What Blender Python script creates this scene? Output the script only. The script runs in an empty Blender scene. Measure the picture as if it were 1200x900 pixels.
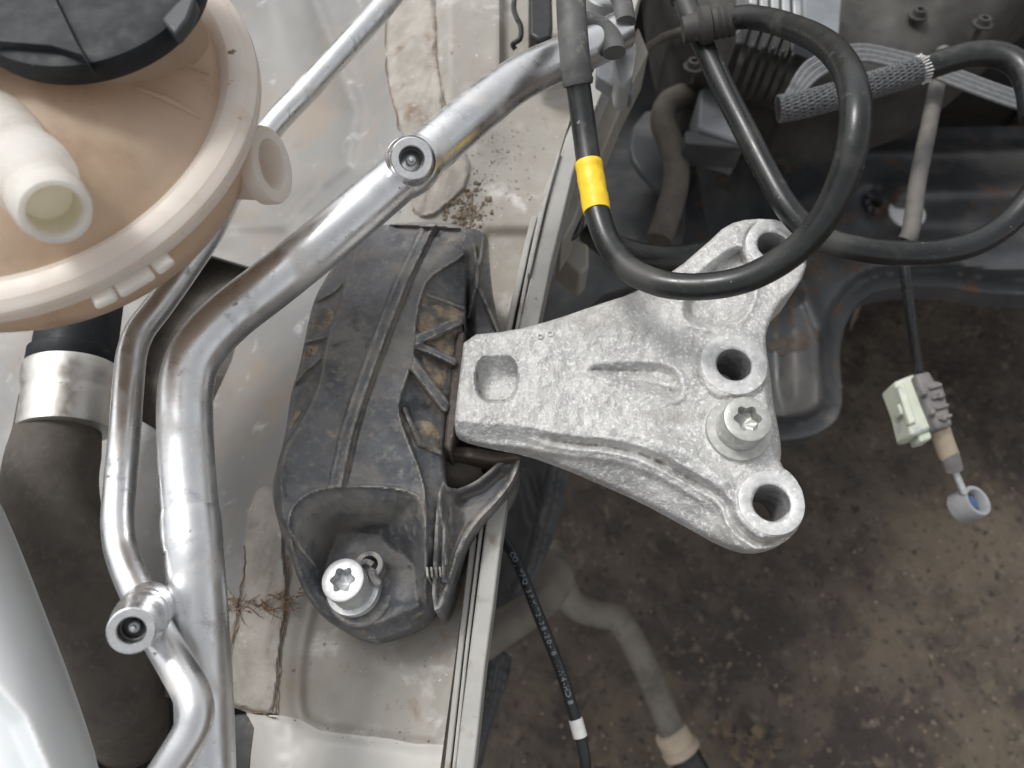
import bpy, math, random
import numpy as np
from mathutils import Vector, Matrix

random.seed(4)
RNG = np.random.RandomState(7)
SC = bpy.context.scene
COL = SC.collection

# ------------------------------------------------------------------ camera
TH = math.radians(23.4)          # tilt of the view away from straight down
FPX = 1200 / 1.3                 # focal length in photo pixels
HC = 1075.0                      # camera height above the ground, mm
cam_d = bpy.data.cameras.new("camera")
cam = bpy.data.objects.new("camera", cam_d)
COL.objects.link(cam)
cam.location = (0, 0, HC / 1000)
cam.rotation_euler = (TH, 0, 0)
cam_d.sensor_width = 36
cam_d.lens = 36 * FPX / 1200
cam_d.clip_start = 0.01
cam_d.clip_end = 200
cam_d.dof.use_dof = True
cam_d.dof.focus_distance = 0.325
cam_d.dof.aperture_fstop = 11.5
SC.camera = cam

# ------------------------------------------------------------------ world and sun (overcast)
W = bpy.data.worlds.new("World")
SC.world = W
W.use_nodes = True
nt = W.node_tree
sky = nt.nodes.new("ShaderNodeTexSky")
sky.sky_type = 'NISHITA'
sky.sun_disc = False
sky.sun_elevation = math.radians(58)
sky.sun_rotation = math.radians(-50)
sky.dust_density = 4
sky.air_density = 1.0
hs = nt.nodes.new("ShaderNodeHueSaturation")
hs.inputs['Saturation'].default_value = 0.06      # cloud layer: nearly white light
bg = nt.nodes["Background"]
bg.inputs['Strength'].default_value = 0.15
nt.links.new(sky.outputs[0], hs.inputs['Color'])
nt.links.new(hs.outputs[0], bg.inputs['Color'])
sun_d = bpy.data.lights.new("sun", 'SUN')
sun_d.energy = 1.1
sun_d.angle = math.radians(11)
sun_d.color = (1.0, 0.97, 0.93)
sun = bpy.data.objects.new("sun", sun_d)
COL.objects.link(sun)
sun.rotation_euler = Vector((0.42, -0.34, -0.87)).to_track_quat('-Z', 'Y').to_euler()
sun.location = (-1, 1, 3)
SC.view_settings.view_transform = 'Standard'
SC.view_settings.look = 'None'
SC.view_settings.exposure = 0.3
SC.view_settings.gamma = 1.0

# ------------------------------------------------------------------ geometry helpers (mm; u,v = photo pixels)
ST, CT = math.sin(TH), math.cos(TH)


def P(u, v, z):
    """point at height z on the sight line of photo pixel (u, v)"""
    b = 450.0 - v
    t = (z - HC) / (-FPX * CT + b * ST)
    return np.stack(np.broadcast_arrays((u - 600.0) * t, (FPX * ST + b * CT) * t, z + 0.0 * u), -1)


def pp(u, v, z):
    return P(np.float64(u), np.float64(v), np.float64(z))


def mmpx(u, v, z):
    return (HC - z) / (FPX * CT - (450 - v) * ST)


def smooth(a, b, x):
    t = np.clip((x - a) / (b - a), 0, 1)
    return t * t * (3 - 2 * t)


_perm = RNG.rand(512, 512)


def vnoise(x, y, seed=0):
    xi = np.floor(x).astype(int); yi = np.floor(y).astype(int)
    fx = x - xi; fy = y - yi
    fx = fx * fx * (3 - 2 * fx); fy = fy * fy * (3 - 2 * fy)
    h = lambda a, b: _perm[(a + 37 * seed) % 512, (b + 91 * seed) % 512]
    return (h(xi, yi) * (1 - fx) + h(xi + 1, yi) * fx) * (1 - fy) + (h(xi, yi + 1) * (1 - fx) + h(xi + 1, yi + 1) * fx) * fy


def fbm(x, y, scale, octv=4, seed=0):
    s = 0; a = .5
    for k in range(octv):
        s = s + a * (vnoise(x / scale, y / scale, seed + k) - .5)
        a *= .5; scale *= .5
    return s * 2


def chaikin(pts, n=2, closed=True):
    p = np.array(pts, float)
    for _ in range(n):
        q = np.roll(p, -1, 0)
        if not closed:
            q = p[1:]; c = p[:-1]
            m = np.stack([c * .75 + q * .25, c * .25 + q * .75], 1).reshape(-1, p.shape[1])
            p = np.vstack([p[:1], m, p[-1:]])
        else:
            p = np.stack([p * .75 + q * .25, p * .25 + q * .75], 1).reshape(-1, p.shape[1])
    return p


def sd_poly(U, V, poly):
    """signed distance (negative inside) to a polygon"""
    poly = np.asarray(poly, float)
    d = np.full(U.shape, 1e18); ins = np.zeros(U.shape, bool)
    for i in range(len(poly)):
        ax, ay = poly[i]; bx, by = poly[(i + 1) % len(poly)]
        ex, ey = bx - ax, by - ay
        wx, wy = U - ax, V - ay
        t = np.clip((wx * ex + wy * ey) / (ex * ex + ey * ey + 1e-12), 0, 1)
        d = np.minimum(d, (wx - ex * t) ** 2 + (wy - ey * t) ** 2)
        if ay != by:
            c = ((ay > V) != (by > V)) & (U < ex * (V - ay) / (by - ay) + ax)
            ins ^= c
    d = np.sqrt(d)
    return np.where(ins, -d, d)


def d_line(U, V, pts):
    """distance to an open polyline"""
    d = np.full(U.shape, 1e18)
    for (ax, ay), (bx, by) in zip(pts[:-1], pts[1:]):
        ex, ey = bx - ax, by - ay
        wx, wy = U - ax, V - ay
        t = np.clip((wx * ex + wy * ey) / (ex * ex + ey * ey + 1e-12), 0, 1)
        d = np.minimum(d, (wx - ex * t) ** 2 + (wy - ey * t) ** 2)
    return np.sqrt(d)


def side(U, V, pts):
    """horizontal offset to the right of a mostly vertical polyline (v increasing)"""
    pts = np.array(pts, float)
    return U - np.interp(V, pts[:, 1], pts[:, 0])


class MB:
    """collects faces in mm and links them as one mesh object"""

    def __init__(self):
        self.v = []; self.f = []; self.n = 0

    def add(self, verts, faces):
        verts = np.asarray(verts, float)
        self.v.append(verts)
        self.f += [tuple(int(i) + self.n for i in f) for f in faces]
        self.n += len(verts)
        return self

    def ring_loft(self, rings, cap0=True, cap1=True, closed=True):
        n = len(rings[0]); m = len(rings)
        F = []
        for a in range(m - 1):
            for b in range(n if closed else n - 1):
                c = (b + 1) % n
                F.append((a * n + b, a * n + c, (a + 1) * n + c, (a + 1) * n + b))
        if cap0: F.append(tuple(range(n - 1, -1, -1)))
        if cap1: F.append(tuple(range((m - 1) * n, m * n)))
        return self.add(np.vstack(rings), F)

    def tube(self, path, r, seg=20, wob=0.0, oval=1.0, caps=True):
        path = np.asarray(path, float)
        r = np.broadcast_to(np.asarray(r, float), (len(path),))
        T = np.gradient(path, axis=0)
        T /= np.linalg.norm(T, axis=1)[:, None] + 1e-12
        up = np.array([0, 0, 1.0])
        x = np.cross(T[0], up)
        if np.linalg.norm(x) < .1: x = np.cross(T[0], [1, 0, 0])
        x /= np.linalg.norm(x)
        ang = np.arange(seg) * 2 * math.pi / seg
        rings = []
        for i in range(len(path)):
            x = x - T[i] * x.dot(T[i]); x /= np.linalg.norm(x)
            y = np.cross(T[i], x)
            rr = r[i] * (1 + wob * (random.random() - .5))
            rings.append(path[i] + rr * (np.cos(ang)[:, None] * x + oval * np.sin(ang)[:, None] * y))
        return self.ring_loft(rings, caps, caps)

    def lathe(self, o, axis, prof, seg=40, caps=(True, True), star=None):
        """prof: list of (radius, distance along axis)"""
        o = np.asarray(o, float); a = np.asarray(axis, float); a /= np.linalg.norm(a)
        x = np.cross(a, [0.0, 1, 0]) if abs(a[1]) < .9 else np.cross(a, [1.0, 0, 0])
        x /= np.linalg.norm(x); y = np.cross(a, x)
        ang = np.arange(seg) * 2 * math.pi / seg
        rings = []
        for p in prof:
            rr = p[0] * (1 + (p[2] * np.cos(6 * ang) if len(p) > 2 else 0 * ang))
            rings.append(o + a * p[1] + rr[:, None] * (np.cos(ang)[:, None] * x + np.sin(ang)[:, None] * y))
        return self.ring_loft(rings, caps[0], caps[1])

    def cyl(self, a, b, r, seg=16):
        a = np.asarray(a, float); b = np.asarray(b, float); L = np.linalg.norm(b - a)
        c = min(r * .15, L * .2)
        return self.lathe(a, b - a, [(r - c, 0), (r, c), (r, L - c), (r - c, L)], seg)

    def box(self, c, ax, ay, az):
        """centre and three half-axis vectors"""
        c, ax, ay, az = (np.asarray(q, float) for q in (c, ax, ay, az))
        v = [c + sx * ax + sy * ay + sz * az for sz in (-1, 1) for sx, sy in ((-1, -1), (1, -1), (1, 1), (-1, 1))]
        return self.add(v, [(3, 2, 1, 0), (4, 5, 6, 7), (0, 1, 5, 4), (1, 2, 6, 5), (2, 3, 7, 6), (3, 0, 4, 7)])

    def prism(self, poly, z1, z0, taper=0.0):
        """px outline at height z1 carried straight down to z0 (z1 may be a list per corner)"""
        z1 = np.broadcast_to(np.asarray(z1, float), (len(poly),))
        top = np.array([pp(u, v, z) for (u, v), z in zip(poly, z1)])
        bot = top.copy(); bot[:, 2] = z0
        if taper:
            c = bot.mean(0); bot[:, :2] += (bot[:, :2] - c[:2]) * taper
        # orientation: make the top face point up
        a = 0
        for i in range(len(top)):
            j = (i + 1) % len(top); a += top[i, 0] * top[j, 1] - top[j, 0] * top[i, 1]
        if a < 0: top = top[::-1]; bot = bot[::-1]
        return self.ring_loft([bot, top])

    def build(self, name, m, parent=None, bevel=0, seg=2, sharp=35, label=None, cat=None, group=None, kind=None):
        me = bpy.data.meshes.new(name)
        off = np.array(parent['_o']) if parent is not None and '_o' in parent else np.zeros(3)
        v = (np.vstack(self.v) - off) / 1000.0
        me.from_pydata(v.tolist(), [], self.f)
        return finish(name, me, m, parent, bevel, seg, sharp, label, cat, group, kind, off)


def finish(name, me, m, parent=None, bevel=0, seg=2, sharp=35, label=None, cat=None, group=None, kind=None, off=None):
    me.update()
    me.polygons.foreach_set('use_smooth', [True] * len(me.polygons))
    try:
        me.set_sharp_from_angle(angle=math.radians(sharp))
    except Exception:
        pass
    me.materials.append(m)
    o = bpy.data.objects.new(name, me)
    COL.objects.link(o)
    if parent is not None:
        o.parent = parent
        o['_o'] = list(off) if off is not None else [0, 0, 0]
    if bevel:
        b = o.modifiers.new("bevel", 'BEVEL'); b.width = bevel / 1000; b.segments = seg
        b.limit_method = 'ANGLE'; b.angle_limit = math.radians(40)
    if label: o['label'] = label
    if cat: o['category'] = cat
    if group: o['group'] = group
    if kind: o['kind'] = kind
    return o


def thing(name, label, cat, loc, group=None):
    o = bpy.data.objects.new(name, None)
    COL.objects.link(o)
    o.empty_display_size = .02
    loc = [float(x) for x in loc]
    o.location = [x / 1000 for x in loc]
    o['_o'] = loc
    o['label'] = label; o['category'] = cat
    if group: o['group'] = group
    return o


def spl(ctrl, n=10):
    """catmull-rom through control points given as (u, v, z) photo pixels + height"""
    c = np.array([pp(*q[:3]) for q in ctrl])
    return crom(c, n)


def crom(c, n=10):
    c = np.asarray(c, float)
    c = np.vstack([2 * c[0] - c[1], c, 2 * c[-1] - c[-2]])
    out = []
    for i in range(1, len(c) - 2):
        p0, p1, p2, p3 = c[i - 1:i + 3]
        d0 = np.linalg.norm(p1 - p0) ** .5 + 1e-6; d1 = np.linalg.norm(p2 - p1) ** .5 + 1e-6; d2 = np.linalg.norm(p3 - p2) ** .5 + 1e-6
        m1 = (p1 - p0) / d0 - (p2 - p0) / (d0 + d1) + (p2 - p1) / d1
        m2 = (p2 - p1) / d1 - (p3 - p1) / (d1 + d2) + (p3 - p2) / d2
        m1 *= d1; m2 *= d1
        for k in range(n):
            t = k / n
            out.append((2 * t**3 - 3 * t**2 + 1) * p1 + (t**3 - 2 * t**2 + t) * m1 + (-2 * t**3 + 3 * t**2) * p2 + (t**3 - t**2) * m2)
    out.append(c[-2])
    return np.array(out)


def relief(name, m, parent, bbox, step, sdf, zf, base, sharp=40, drop=None, rnd=0.0, **kw):
    """a carved block: top surface zf(u,v) inside sdf<0, edges snapped to the outline, side walls straight down.
    base: bottom height, or drop: wall depth below the edge"""
    us = np.arange(bbox[0], bbox[2] + step, step, dtype=float); vs = np.arange(bbox[1], bbox[3] + step, step, dtype=float)
    U, V = np.meshgrid(us, vs)
    S = sdf(U, V)
    e = .4
    gx = (sdf(U + e, V) - sdf(U - e, V)) / (2 * e); gy = (sdf(U, V + e) - sdf(U, V - e)) / (2 * e)
    g2 = np.maximum(gx * gx + gy * gy, .25)
    near = np.abs(S) < .72 * step
    U = np.where(near, U - S * gx / g2, U); V = np.where(near, V - S * gy / g2, V)
    ok = near | (S < 0)
    inside = (S < 0) & ~near
    Z = zf(U, V)
    X = P(U, V, Z)
    nr, nc = U.shape
    idx = np.arange(nr * nc).reshape(nr, nc)
    F = []
    q = [idx[:-1, :-1], idx[1:, :-1], idx[1:, 1:], idx[:-1, 1:]]
    qk = [a.ravel() for a in q]
    okf = ok.ravel(); inf_ = inside.ravel(); Sf = sdf(U, V).ravel()
    K = np.stack(qk, 1); OK = okf[K]; IN = inf_[K].any(1)
    Uf = U.ravel(); Vf = V.ravel()
    Scen = sdf(Uf[K].mean(1), Vf[K].mean(1))
    cnt = OK.sum(1)
    full = (cnt == 4) & (IN | (Scen < -.05))
    F = [tuple(k) for k in K[full].tolist()]
    tri = np.where((cnt == 3))[0]
    for t in tri:
        kk = [int(a) for a, o in zip(K[t], OK[t]) if o]
        cu = Uf[kk].mean(); cv = Vf[kk].mean()
        if inf_[kk].any() or sdf(np.array([cu]), np.array([cv]))[0] < -.02:
            F.append(tuple(kk))
    used = sorted({i for f in F for i in f})
    mp = {o: i for i, o in enumerate(used)}
    Xf = X.reshape(-1, 3)[used]
    F = [tuple(mp[i] for i in f) for f in F]
    if callable(drop):
        dropv = drop(U, V).ravel()[used]
    # boundary edges
    ed = {}
    for f in F:
        for a, b in zip(f, f[1:] + f[:1]):
            if (b, a) in ed: del ed[(b, a)]
            else: ed[(a, b)] = 1
    vs_ = list(Xf); nxt = {}
    low = {}
    for a, b in ed:
        for w in (a, b):
            if w not in low:
                p = Xf[w].copy()
                zb = p[2] - (dropv[w] if callable(drop) else drop) if drop is not None else base
                ids = []
                for k in (.3, .65, 1.0):
                    qv = p.copy(); qv[2] = p[2] + (zb - p[2]) * k
                    ids.append(len(vs_)); vs_.append(qv)
                low[w] = ids
        pa, pb = a, b
        for k in range(3):
            F.append((pb, pa, low[a][k], low[b][k])); pa, pb = low[a][k], low[b][k]
    off = np.array(parent['_o']) if parent is not None else np.zeros(3)
    me = bpy.data.meshes.new(name)
    me.from_pydata(((np.array(vs_) - off) / 1000).tolist(), [], F)
    return finish(name, me, m, parent, sharp=sharp, off=off, **kw)


# ------------------------------------------------------------------ materials
def mat(name, c1, c2=None, scale=60, rough=(.45, .6), metal=0.0, bump=.15, bscale=600, bdist=.4, layers=(), spec=.5, sss=0, coat=0, detail=6, cmix=(.35, .65), transl=0, wear=None, grime=None):
    """base of two mixed tones plus layers of dirt / oxide: (colour, noise scale, lo, hi, roughness, metal)"""
    m = bpy.data.materials.new(name); m.use_nodes = True
    t = m.node_tree; N = t.nodes; L = t.links
    b = N['Principled BSDF']
    tc = N.new('ShaderNodeTexCoord')

    def noise(s, det=detail, ro=.55, loc=0.0, dist=0.0):
        n = N.new('ShaderNodeTexNoise'); n.inputs['Scale'].default_value = s; n.inputs['Detail'].default_value = det
        n.inputs['Roughness'].default_value = ro; n.inputs['Distortion'].default_value = dist
        mp = N.new('ShaderNodeMapping'); mp.inputs['Location'].default_value = (loc, loc * 1.7, -loc)
        L.new(tc.outputs['Object'], mp.inputs['Vector']); L.new(mp.outputs[0], n.inputs['Vector'])
        return n.outputs['Fac']

    def ramp(sock, lo, hi):
        r = N.new('ShaderNodeMapRange'); r.interpolation_type = 'SMOOTHSTEP'
        r.inputs['From Min'].default_value = lo; r.inputs['From Max'].default_value = hi
        L.new(sock, r.inputs['Value']); return r.outputs[0]

    def mixc(f, a, bb):
        x = N.new('ShaderNodeMix'); x.data_type = 'RGBA'
        L.new(f, x.inputs[0])
        for s, val in ((x.inputs[6], a), (x.inputs[7], bb)):
            if isinstance(val, tuple): s.default_value = (*val, 1)
            else: L.new(val, s)
        return x.outputs[2]

    def mixf(f, a, bb):
        x = N.new('ShaderNodeMix'); L.new(f, x.inputs[0])
        for s, val in ((x.inputs[2], a), (x.inputs[3], bb)):
            if isinstance(val, (int, float)): s.default_value = val
            else: L.new(val, s)
        return x.outputs[0]
    c2 = c2 or tuple(min(1, x * 1.25) for x in c1)
    col = mixc(ramp(noise(scale), cmix[0], cmix[1]), c1, c2)
    rg = mixf(ramp(noise(scale * 3, loc=3.1), .3, .7), rough[0], rough[1])
    mt = metal
    hgt = None
    for i, ly in enumerate(layers):
        lc, s, lo, hi, lr, lm = ly[:6]
        ly_d = ly[6] if len(ly) > 6 else 7
        f = ramp(noise(s, det=ly_d, ro=.62, loc=1.37 * (i + 1), dist=.3), lo, hi)
        col = mixc(f, col, lc)
        rg = mixf(f, rg, lr)
        if metal or lm: mt = mixf(f, mt, lm)
    if grime:
        ge = N.new('ShaderNodeNewGeometry')
        inv = N.new('ShaderNodeMath'); inv.operation = 'SUBTRACT'; inv.inputs[0].default_value = 1.0; L.new(ge.outputs['Pointiness'], inv.inputs[1])
        f = ramp(inv.outputs[0], grime[1], grime[2])
        mu = N.new('ShaderNodeMath'); mu.operation = 'MULTIPLY'; L.new(f, mu.inputs[0]); L.new(ramp(noise(160, loc=6.6), .3, .6), mu.inputs[1])
        col = mixc(mu.outputs[0], col, grime[0])
    if wear:
        ge = N.new('ShaderNodeNewGeometry')
        f = ramp(ge.outputs['Pointiness'], wear[1], wear[2])
        mu = N.new('ShaderNodeMath'); mu.operation = 'MULTIPLY'; L.new(f, mu.inputs[0]); L.new(ramp(noise(220, loc=8.8), .35, .6), mu.inputs[1])
        col = mixc(mu.outputs[0], col, wear[0])
    L.new(col, b.inputs['Base Color'])
    if transl:
        tb = N.new('ShaderNodeBsdfTranslucent'); ms = N.new('ShaderNodeMixShader'); ms.inputs[0].default_value = transl
        L.new(col, tb.inputs['Color']); L.new(b.outputs[0], ms.inputs[1]); L.new(tb.outputs[0], ms.inputs[2]); L.new(ms.outputs[0], N['Material Output'].inputs['Surface'])
    L.new(rg, b.inputs['Roughness'])
    if isinstance(mt, (int, float)): b.inputs['Metallic'].default_value = mt
    else: L.new(mt, b.inputs['Metallic'])
    b.inputs['Specular IOR Level'].default_value = spec
    if sss:
        b.inputs['Subsurface Weight'].default_value = sss
        b.inputs['Subsurface Radius'].default_value = (1.0, .6, .35)
        b.inputs['Subsurface Scale'].default_value = .006
    if coat: b.inputs['Coat Weight'].default_value = coat; b.inputs['Coat Roughness'].default_value = .2
    if bump:
        bp = N.new('ShaderNodeBump'); bp.inputs['Strength'].default_value = bump; bp.inputs['Distance'].default_value = bdist / 1000
        L.new(noise(bscale, det=5, loc=5.5), bp.inputs['Height']); L.new(bp.outputs[0], b.inputs['Normal'])
    return m


DUST = (.36, .31, .25)
M = {}
M['cast'] = mat('cast aluminium oxidised', (.41, .41, .405), (.56, .56, .55), 45, (.42, .62), .3, .8, 900, .7,
                [((.7, .7, .69), 600, .5, .66, .75, .05), ((.33, .325, .32), 700, .56, .74, .7, .1), ((.33, .315, .29), 26, .5, .72, .7, .1), ((.38, .28, .19), 60, .66, .78, .85, 0)], wear=((.74, .74, .73), .52, .6), grime=((.24, .225, .2), .515, .57))
M['boss'] = mat('machined cast aluminium', (.5, .5, .5), (.64, .64, .64), 300, (.42, .55), .45, .45, 1600, .3,
                [((.8, .8, .79), 500, .55, .7, .6, .1), ((.45, .33, .22), 150, .68, .8, .8, 0)])
M['alu'] = mat('bare aluminium tube', (.74, .75, .765), (.83, .835, .845), 40, (.25, .36), 1.0, .14, 500, .25,
               [((.62, .6, .57), 45, .5, .75, .6, .6), ((.3, .26, .22), 210, .665, .72, .7, .1), ((.95, .96, .97), 520, .65, .69, .35, .9), ((.5, .51, .53), 90, .58, .7, .5, .9)])
M['well'] = mat('valve well darkened for shade', (.10, .10, .10), (.16, .16, .155), 200, (.5, .65), .6, .2, 900, .2)  # shade down the port bore is put into this dark colour
M['alu_bright'] = mat('machined aluminium fitting', (.78, .79, .8), (.86, .86, .87), 200, (.25, .36), 1.0, .08, 900, .15,
                      [((.45, .42, .38), 200, .66, .78, .6, .4)])
M['zinc'] = mat('zinc plated steel', (.4, .41, .39), (.5, .5, .475), 260, (.4, .55), .6, .2, 900, .25,
                [((.38, .35, .3), 190, .58, .75, .7, .1), ((.75, .75, .73), 420, .6, .72, .6, .1)])
M['thread'] = mat('thread bore darkened for shade', (.16, .16, .165), (.24, .24, .245), 260, (.5, .65), .5, .2, 900, .25)  # dark tone paints the shade inside the bolt holes
M['zinc_bright'] = mat('bright plated steel', (.5, .51, .52), (.6, .61, .62), 260, (.42, .58), .6, .12, 900, .2,
                       [((.4, .36, .3), 260, .62, .75, .7, .1)])
M['steel_collar'] = mat('crimped aluminium collar', (.62, .6, .57), (.7, .69, .67), 90, (.38, .5), 1.0, .1, 600, .2,
                        [((.5, .42, .35), 100, .6, .8, .6, .4), ((.2, .17, .15), 350, .68, .74, .8, 0)])
M['mount_plastic'] = mat('dusty black glass filled plastic', (.07, .074, .082), (.115, .12, .13), 55, (.33, .5), 0, .35, 600, .5,
                         [((.24, .23, .21), 260, .48, .8, .8, 0), ((.2, .19, .175), 38, .47, .68, .8, 0), ((.34, .27, .19), 75, .6, .78, .9, 0), ((.05, .052, .056), 45, .58, .68, .45, 0)], wear=((.3, .29, .27), .505, .56), grime=((.2, .17, .135), .515, .56))
M['mount_dirty'] = mat('black plastic caked with sand', (.10, .096, .09), (.15, .14, .125), 90, (.6, .75), 0, .6, 600, .5,
                       [((.34, .27, .185), 110, .42, .6, .9, 0), ((.06, .06, .062), 160, .58, .72, .6, 0)])
M['rubber'] = mat('black rubber hose', (.011, .012, .0125), (.018, .019, .02), 50, (.24, .36), 0, .1, 700, .2,
                  [((.07, .07, .07), 200, .58, .8, .6, 0), ((.4, .39, .36), 330, .69, .72, .7, 0), ((.05, .05, .048), 24, .5, .7, .55, 0)])
M['rubber_matt'] = mat('matt grey black rubber', (.072, .063, .054), (.10, .088, .075), 80, (.65, .8), 0, .35, 1200, .25,
                       [((.13, .115, .095), 300, .52, .72, .85, 0), ((.1, .088, .074), 30, .5, .75, .85, 0)])
M['rubber_worn'] = mat('worn rubber sleeve', (.06, .06, .06), (.1, .1, .1), 70, (.55, .7), 0, .2, 500, .25,
                       [((.2, .195, .18), 160, .56, .75, .8, 0)])
M['brown_steel'] = mat('brown oily steel core', (.05, .038, .032), (.085, .065, .053), 120, (.5, .65), .2, .4, 700, .3,
                       [((.25, .2, .16), 300, .6, .75, .8, 0)])
M['paint_rail'] = mat('dusty pale grey body paint', (.275, .26, .233), (.33, .314, .283), 25, (.5, .65), 0, .12, 300, .25,
                      [((.25, .205, .16), 12, .47, .72, .75, 0), ((.5, .485, .46), 34, .55, .72, .5, 0), ((.15, .115, .085), 150, .65, .73, .85, 0), ((.26, .20, .15), 70, .57, .76, .8, 0), ((.66, .65, .63), 230, .66, .72, .6, 0)])
M['paint_pale'] = mat('paler white grey paint', (.44, .425, .4), (.52, .505, .475), 20, (.35, .5), 0, .1, 300, .2,
                      [((.36, .29, .22), 14, .55, .72, .75, 0), ((.7, .69, .67), 30, .55, .7, .4, 0), ((.17, .12, .09), 110, .68, .75, .85, 0)])  # lighter tone for the front of the rail
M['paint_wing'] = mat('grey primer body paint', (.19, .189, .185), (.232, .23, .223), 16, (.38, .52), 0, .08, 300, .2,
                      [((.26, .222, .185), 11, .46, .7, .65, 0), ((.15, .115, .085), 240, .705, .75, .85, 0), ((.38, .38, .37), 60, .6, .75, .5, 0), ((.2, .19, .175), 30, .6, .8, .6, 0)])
M['paint_flange'] = mat('pale grey flange paint', (.34, .335, .31), (.4, .395, .375), 60, (.4, .55), 0, .1, 500, .2,
                        [((.24, .2, .155), 90, .56, .76, .8, 0), ((.13, .11, .09), 240, .66, .74, .85, 0)])
M['sealer'] = mat('brushed seam sealer', (.27, .245, .215), (.35, .325, .29), 60, (.6, .75), 0, .8, 220, 1.0,
                  [((.19, .145, .105), 50, .52, .74, .85, 0), ((.46, .44, .41), 140, .6, .75, .7, 0)])
M['tank'] = mat('coolant stained translucent plastic', (.69, .535, .395), (.77, .63, .49), 14, (.34, .46), 0, .08, 120, .5,
                [((.84, .75, .64), 15, .48, .75, .45, 0), ((.5, .34, .21), 22, .52, .8, .5, 0), ((.3, .19, .12), 130, .72, .77, .7, 0)], transl=.5)
M['tank_rim'] = mat('milky plastic weld flange', (.82, .75, .68), (.87, .82, .765), 40, (.3, .44), 0, .2, 150, .5,
                    [((.30, .2, .13), 130, .655, .71, .8, 0), ((.74, .62, .51), 45, .55, .75, .5, 0)], sss=.4, transl=.35)
M['tank_nozzle'] = mat('milky white plastic', (.88, .86, .82), (.92, .90, .87), 50, (.22, .34), 0, .05, 200, .3, [((.66, .57, .47), 60, .6, .8, .5, 0)], transl=.5)
M['fluid'] = mat('brown coolant sludge', (.5, .33, .19), (.58, .41, .26), 20, (.3, .4), 0, .1, 60, .6)
M['tank_inner'] = mat('yellowed plastic bore', (.88, .82, .66), (.9, .86, .72), 90, (.3, .4), 0, .1, 200, .3,
                      [((.55, .3, .08), 120, .64, .76, .6, 0)], sss=.3, transl=.3)
M['cap'] = mat('black plastic cap', (.011, .0135, .016), (.018, .021, .025), 60, (.5, .66), 0, .15, 600, .2,
               [((.1, .095, .085), 90, .6, .82, .8, 0), ((.2, .18, .15), 420, .68, .76, .9, 0)], spec=.3)
M['grey_cap'] = mat('lighter grey cap facet', (.03, .033, .037), (.045, .048, .053), 60, (.4, .5), 0, .15, 600, .2)  # slightly lighter grey than the rest of the cap
M['bottle'] = mat('white polythene', (.62, .65, .665), (.67, .69, .70), 12, (.5, .6), 0, .05, 150, .4,
                  [((.6, .55, .45), 30, .68, .85, .6, 0)], sss=.25)
M['yellow'] = mat('yellow tape', (.88, .56, .02), (.92, .62, .035), 120, (.4, .55), 0, .7, 220, .9,
                  [((.6, .33, .03), 260, .58, .74, .6, 0), ((.5, .36, .12), 60, .58, .74, .7, 0)])
M['subframe'] = mat('black coated pressed steel', (.048, .051, .056), (.075, .079, .085), 14, (.3, .44), 0, .15, 200, .5,
                    [((.125, .12, .113), 12, .47, .68, .6, 0), ((.105, .07, .05), 24, .56, .7, .85, 0), ((.2, .19, .17), 130, .64, .74, .8, 0)])
M['dark_plastic'] = mat('black liner plastic', (.048, .05, .053), (.072, .074, .078), 30, (.4, .55), 0, .2, 250, .4,
                        [((.12, .11, .1), 40, .56, .76, .8, 0)])
M['black'] = mat('black plastic and void backing', (.015, .015, .016), (.024, .023, .022), 60, (.6, .75), 0, .2, 300, .4,
                 [((.07, .06, .055), 300, .6, .78, .8, 0)])  # on the bulkhead this black stands in for the darkness of the voids
M['casing'] = mat('grimy dark casting', (.036, .035, .032), (.058, .056, .051), 22, (.55, .7), .1, .4, 200, .6,
                  [((.025, .027, .026), 30, .52, .68, .6, 0), ((.12, .112, .1), 150, .64, .76, .8, 0)])
M['grey_metal'] = mat('dull grey pressed metal', (.3, .31, .32), (.38, .385, .39), 60, (.4, .55), .3, .15, 400, .25,
                      [((.2, .16, .13), 120, .62, .78, .8, 0)])
M['blue_grey'] = mat('blue grey plate', (.15, .16, .175), (.19, .2, .212), 50, (.5, .6), 0, .1, 400, .2)
M['braid'] = mat('grey braided sleeve', (.085, .087, .092), (.12, .122, .128), 300, (.5, .65), 0, .3, 1500, .2,
                 [((.24, .24, .24), 500, .6, .75, .8, 0)])
M['braid_pale'] = mat('pale grey braided tape', (.13, .134, .142), (.17, .174, .18), 300, (.5, .65), 0, .3, 1500, .2)
M['white_end'] = mat('frayed white thread', (.6, .59, .57), (.7, .69, .67), 500, (.7, .8), 0, .6, 1500, .3)
M['cable'] = mat('dusty grey cable sheath', (.10, .095, .088), (.135, .128, .118), 80, (.6, .75), 0, .3, 600, .3)
M['clip_white'] = mat('greenish white clip plastic', (.56, .6, .5), (.62, .65, .55), 60, (.45, .6), 0, .1, 200, .3,
                      [((.35, .38, .4), 50, .56, .72, .6, 0)])
M['clip_grey'] = mat('grey connector plastic', (.14, .135, .135), (.2, .19, .185), 90, (.6, .7), 0, .5, 250, .8,
                     [((.45, .36, .34), 110, .66, .76, .7, 0)])
M['beige'] = mat('beige plastic sleeve', (.4, .33, .25), (.47, .39, .3), 60, (.5, .6), 0, .1, 300, .3)
M['mud_pipe'] = mat('muddy grey pipe', (.15, .135, .115), (.19, .172, .148), 40, (.65, .8), 0, .3, 200, .4,
                    [((.10, .09, .078), 25, .5, .7, .8, 0)])
M['wire'] = mat('black insulated wire', (.016, .018, .021), (.024, .027, .031), 90, (.3, .42), 0, .1, 700, .2,
                [((.12, .13, .14), 300, .6, .78, .6, 0)])
M['print'] = mat('white ink', (.3, .335, .37), (.4, .43, .46), 900, (.6, .7), 0, 0)
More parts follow.
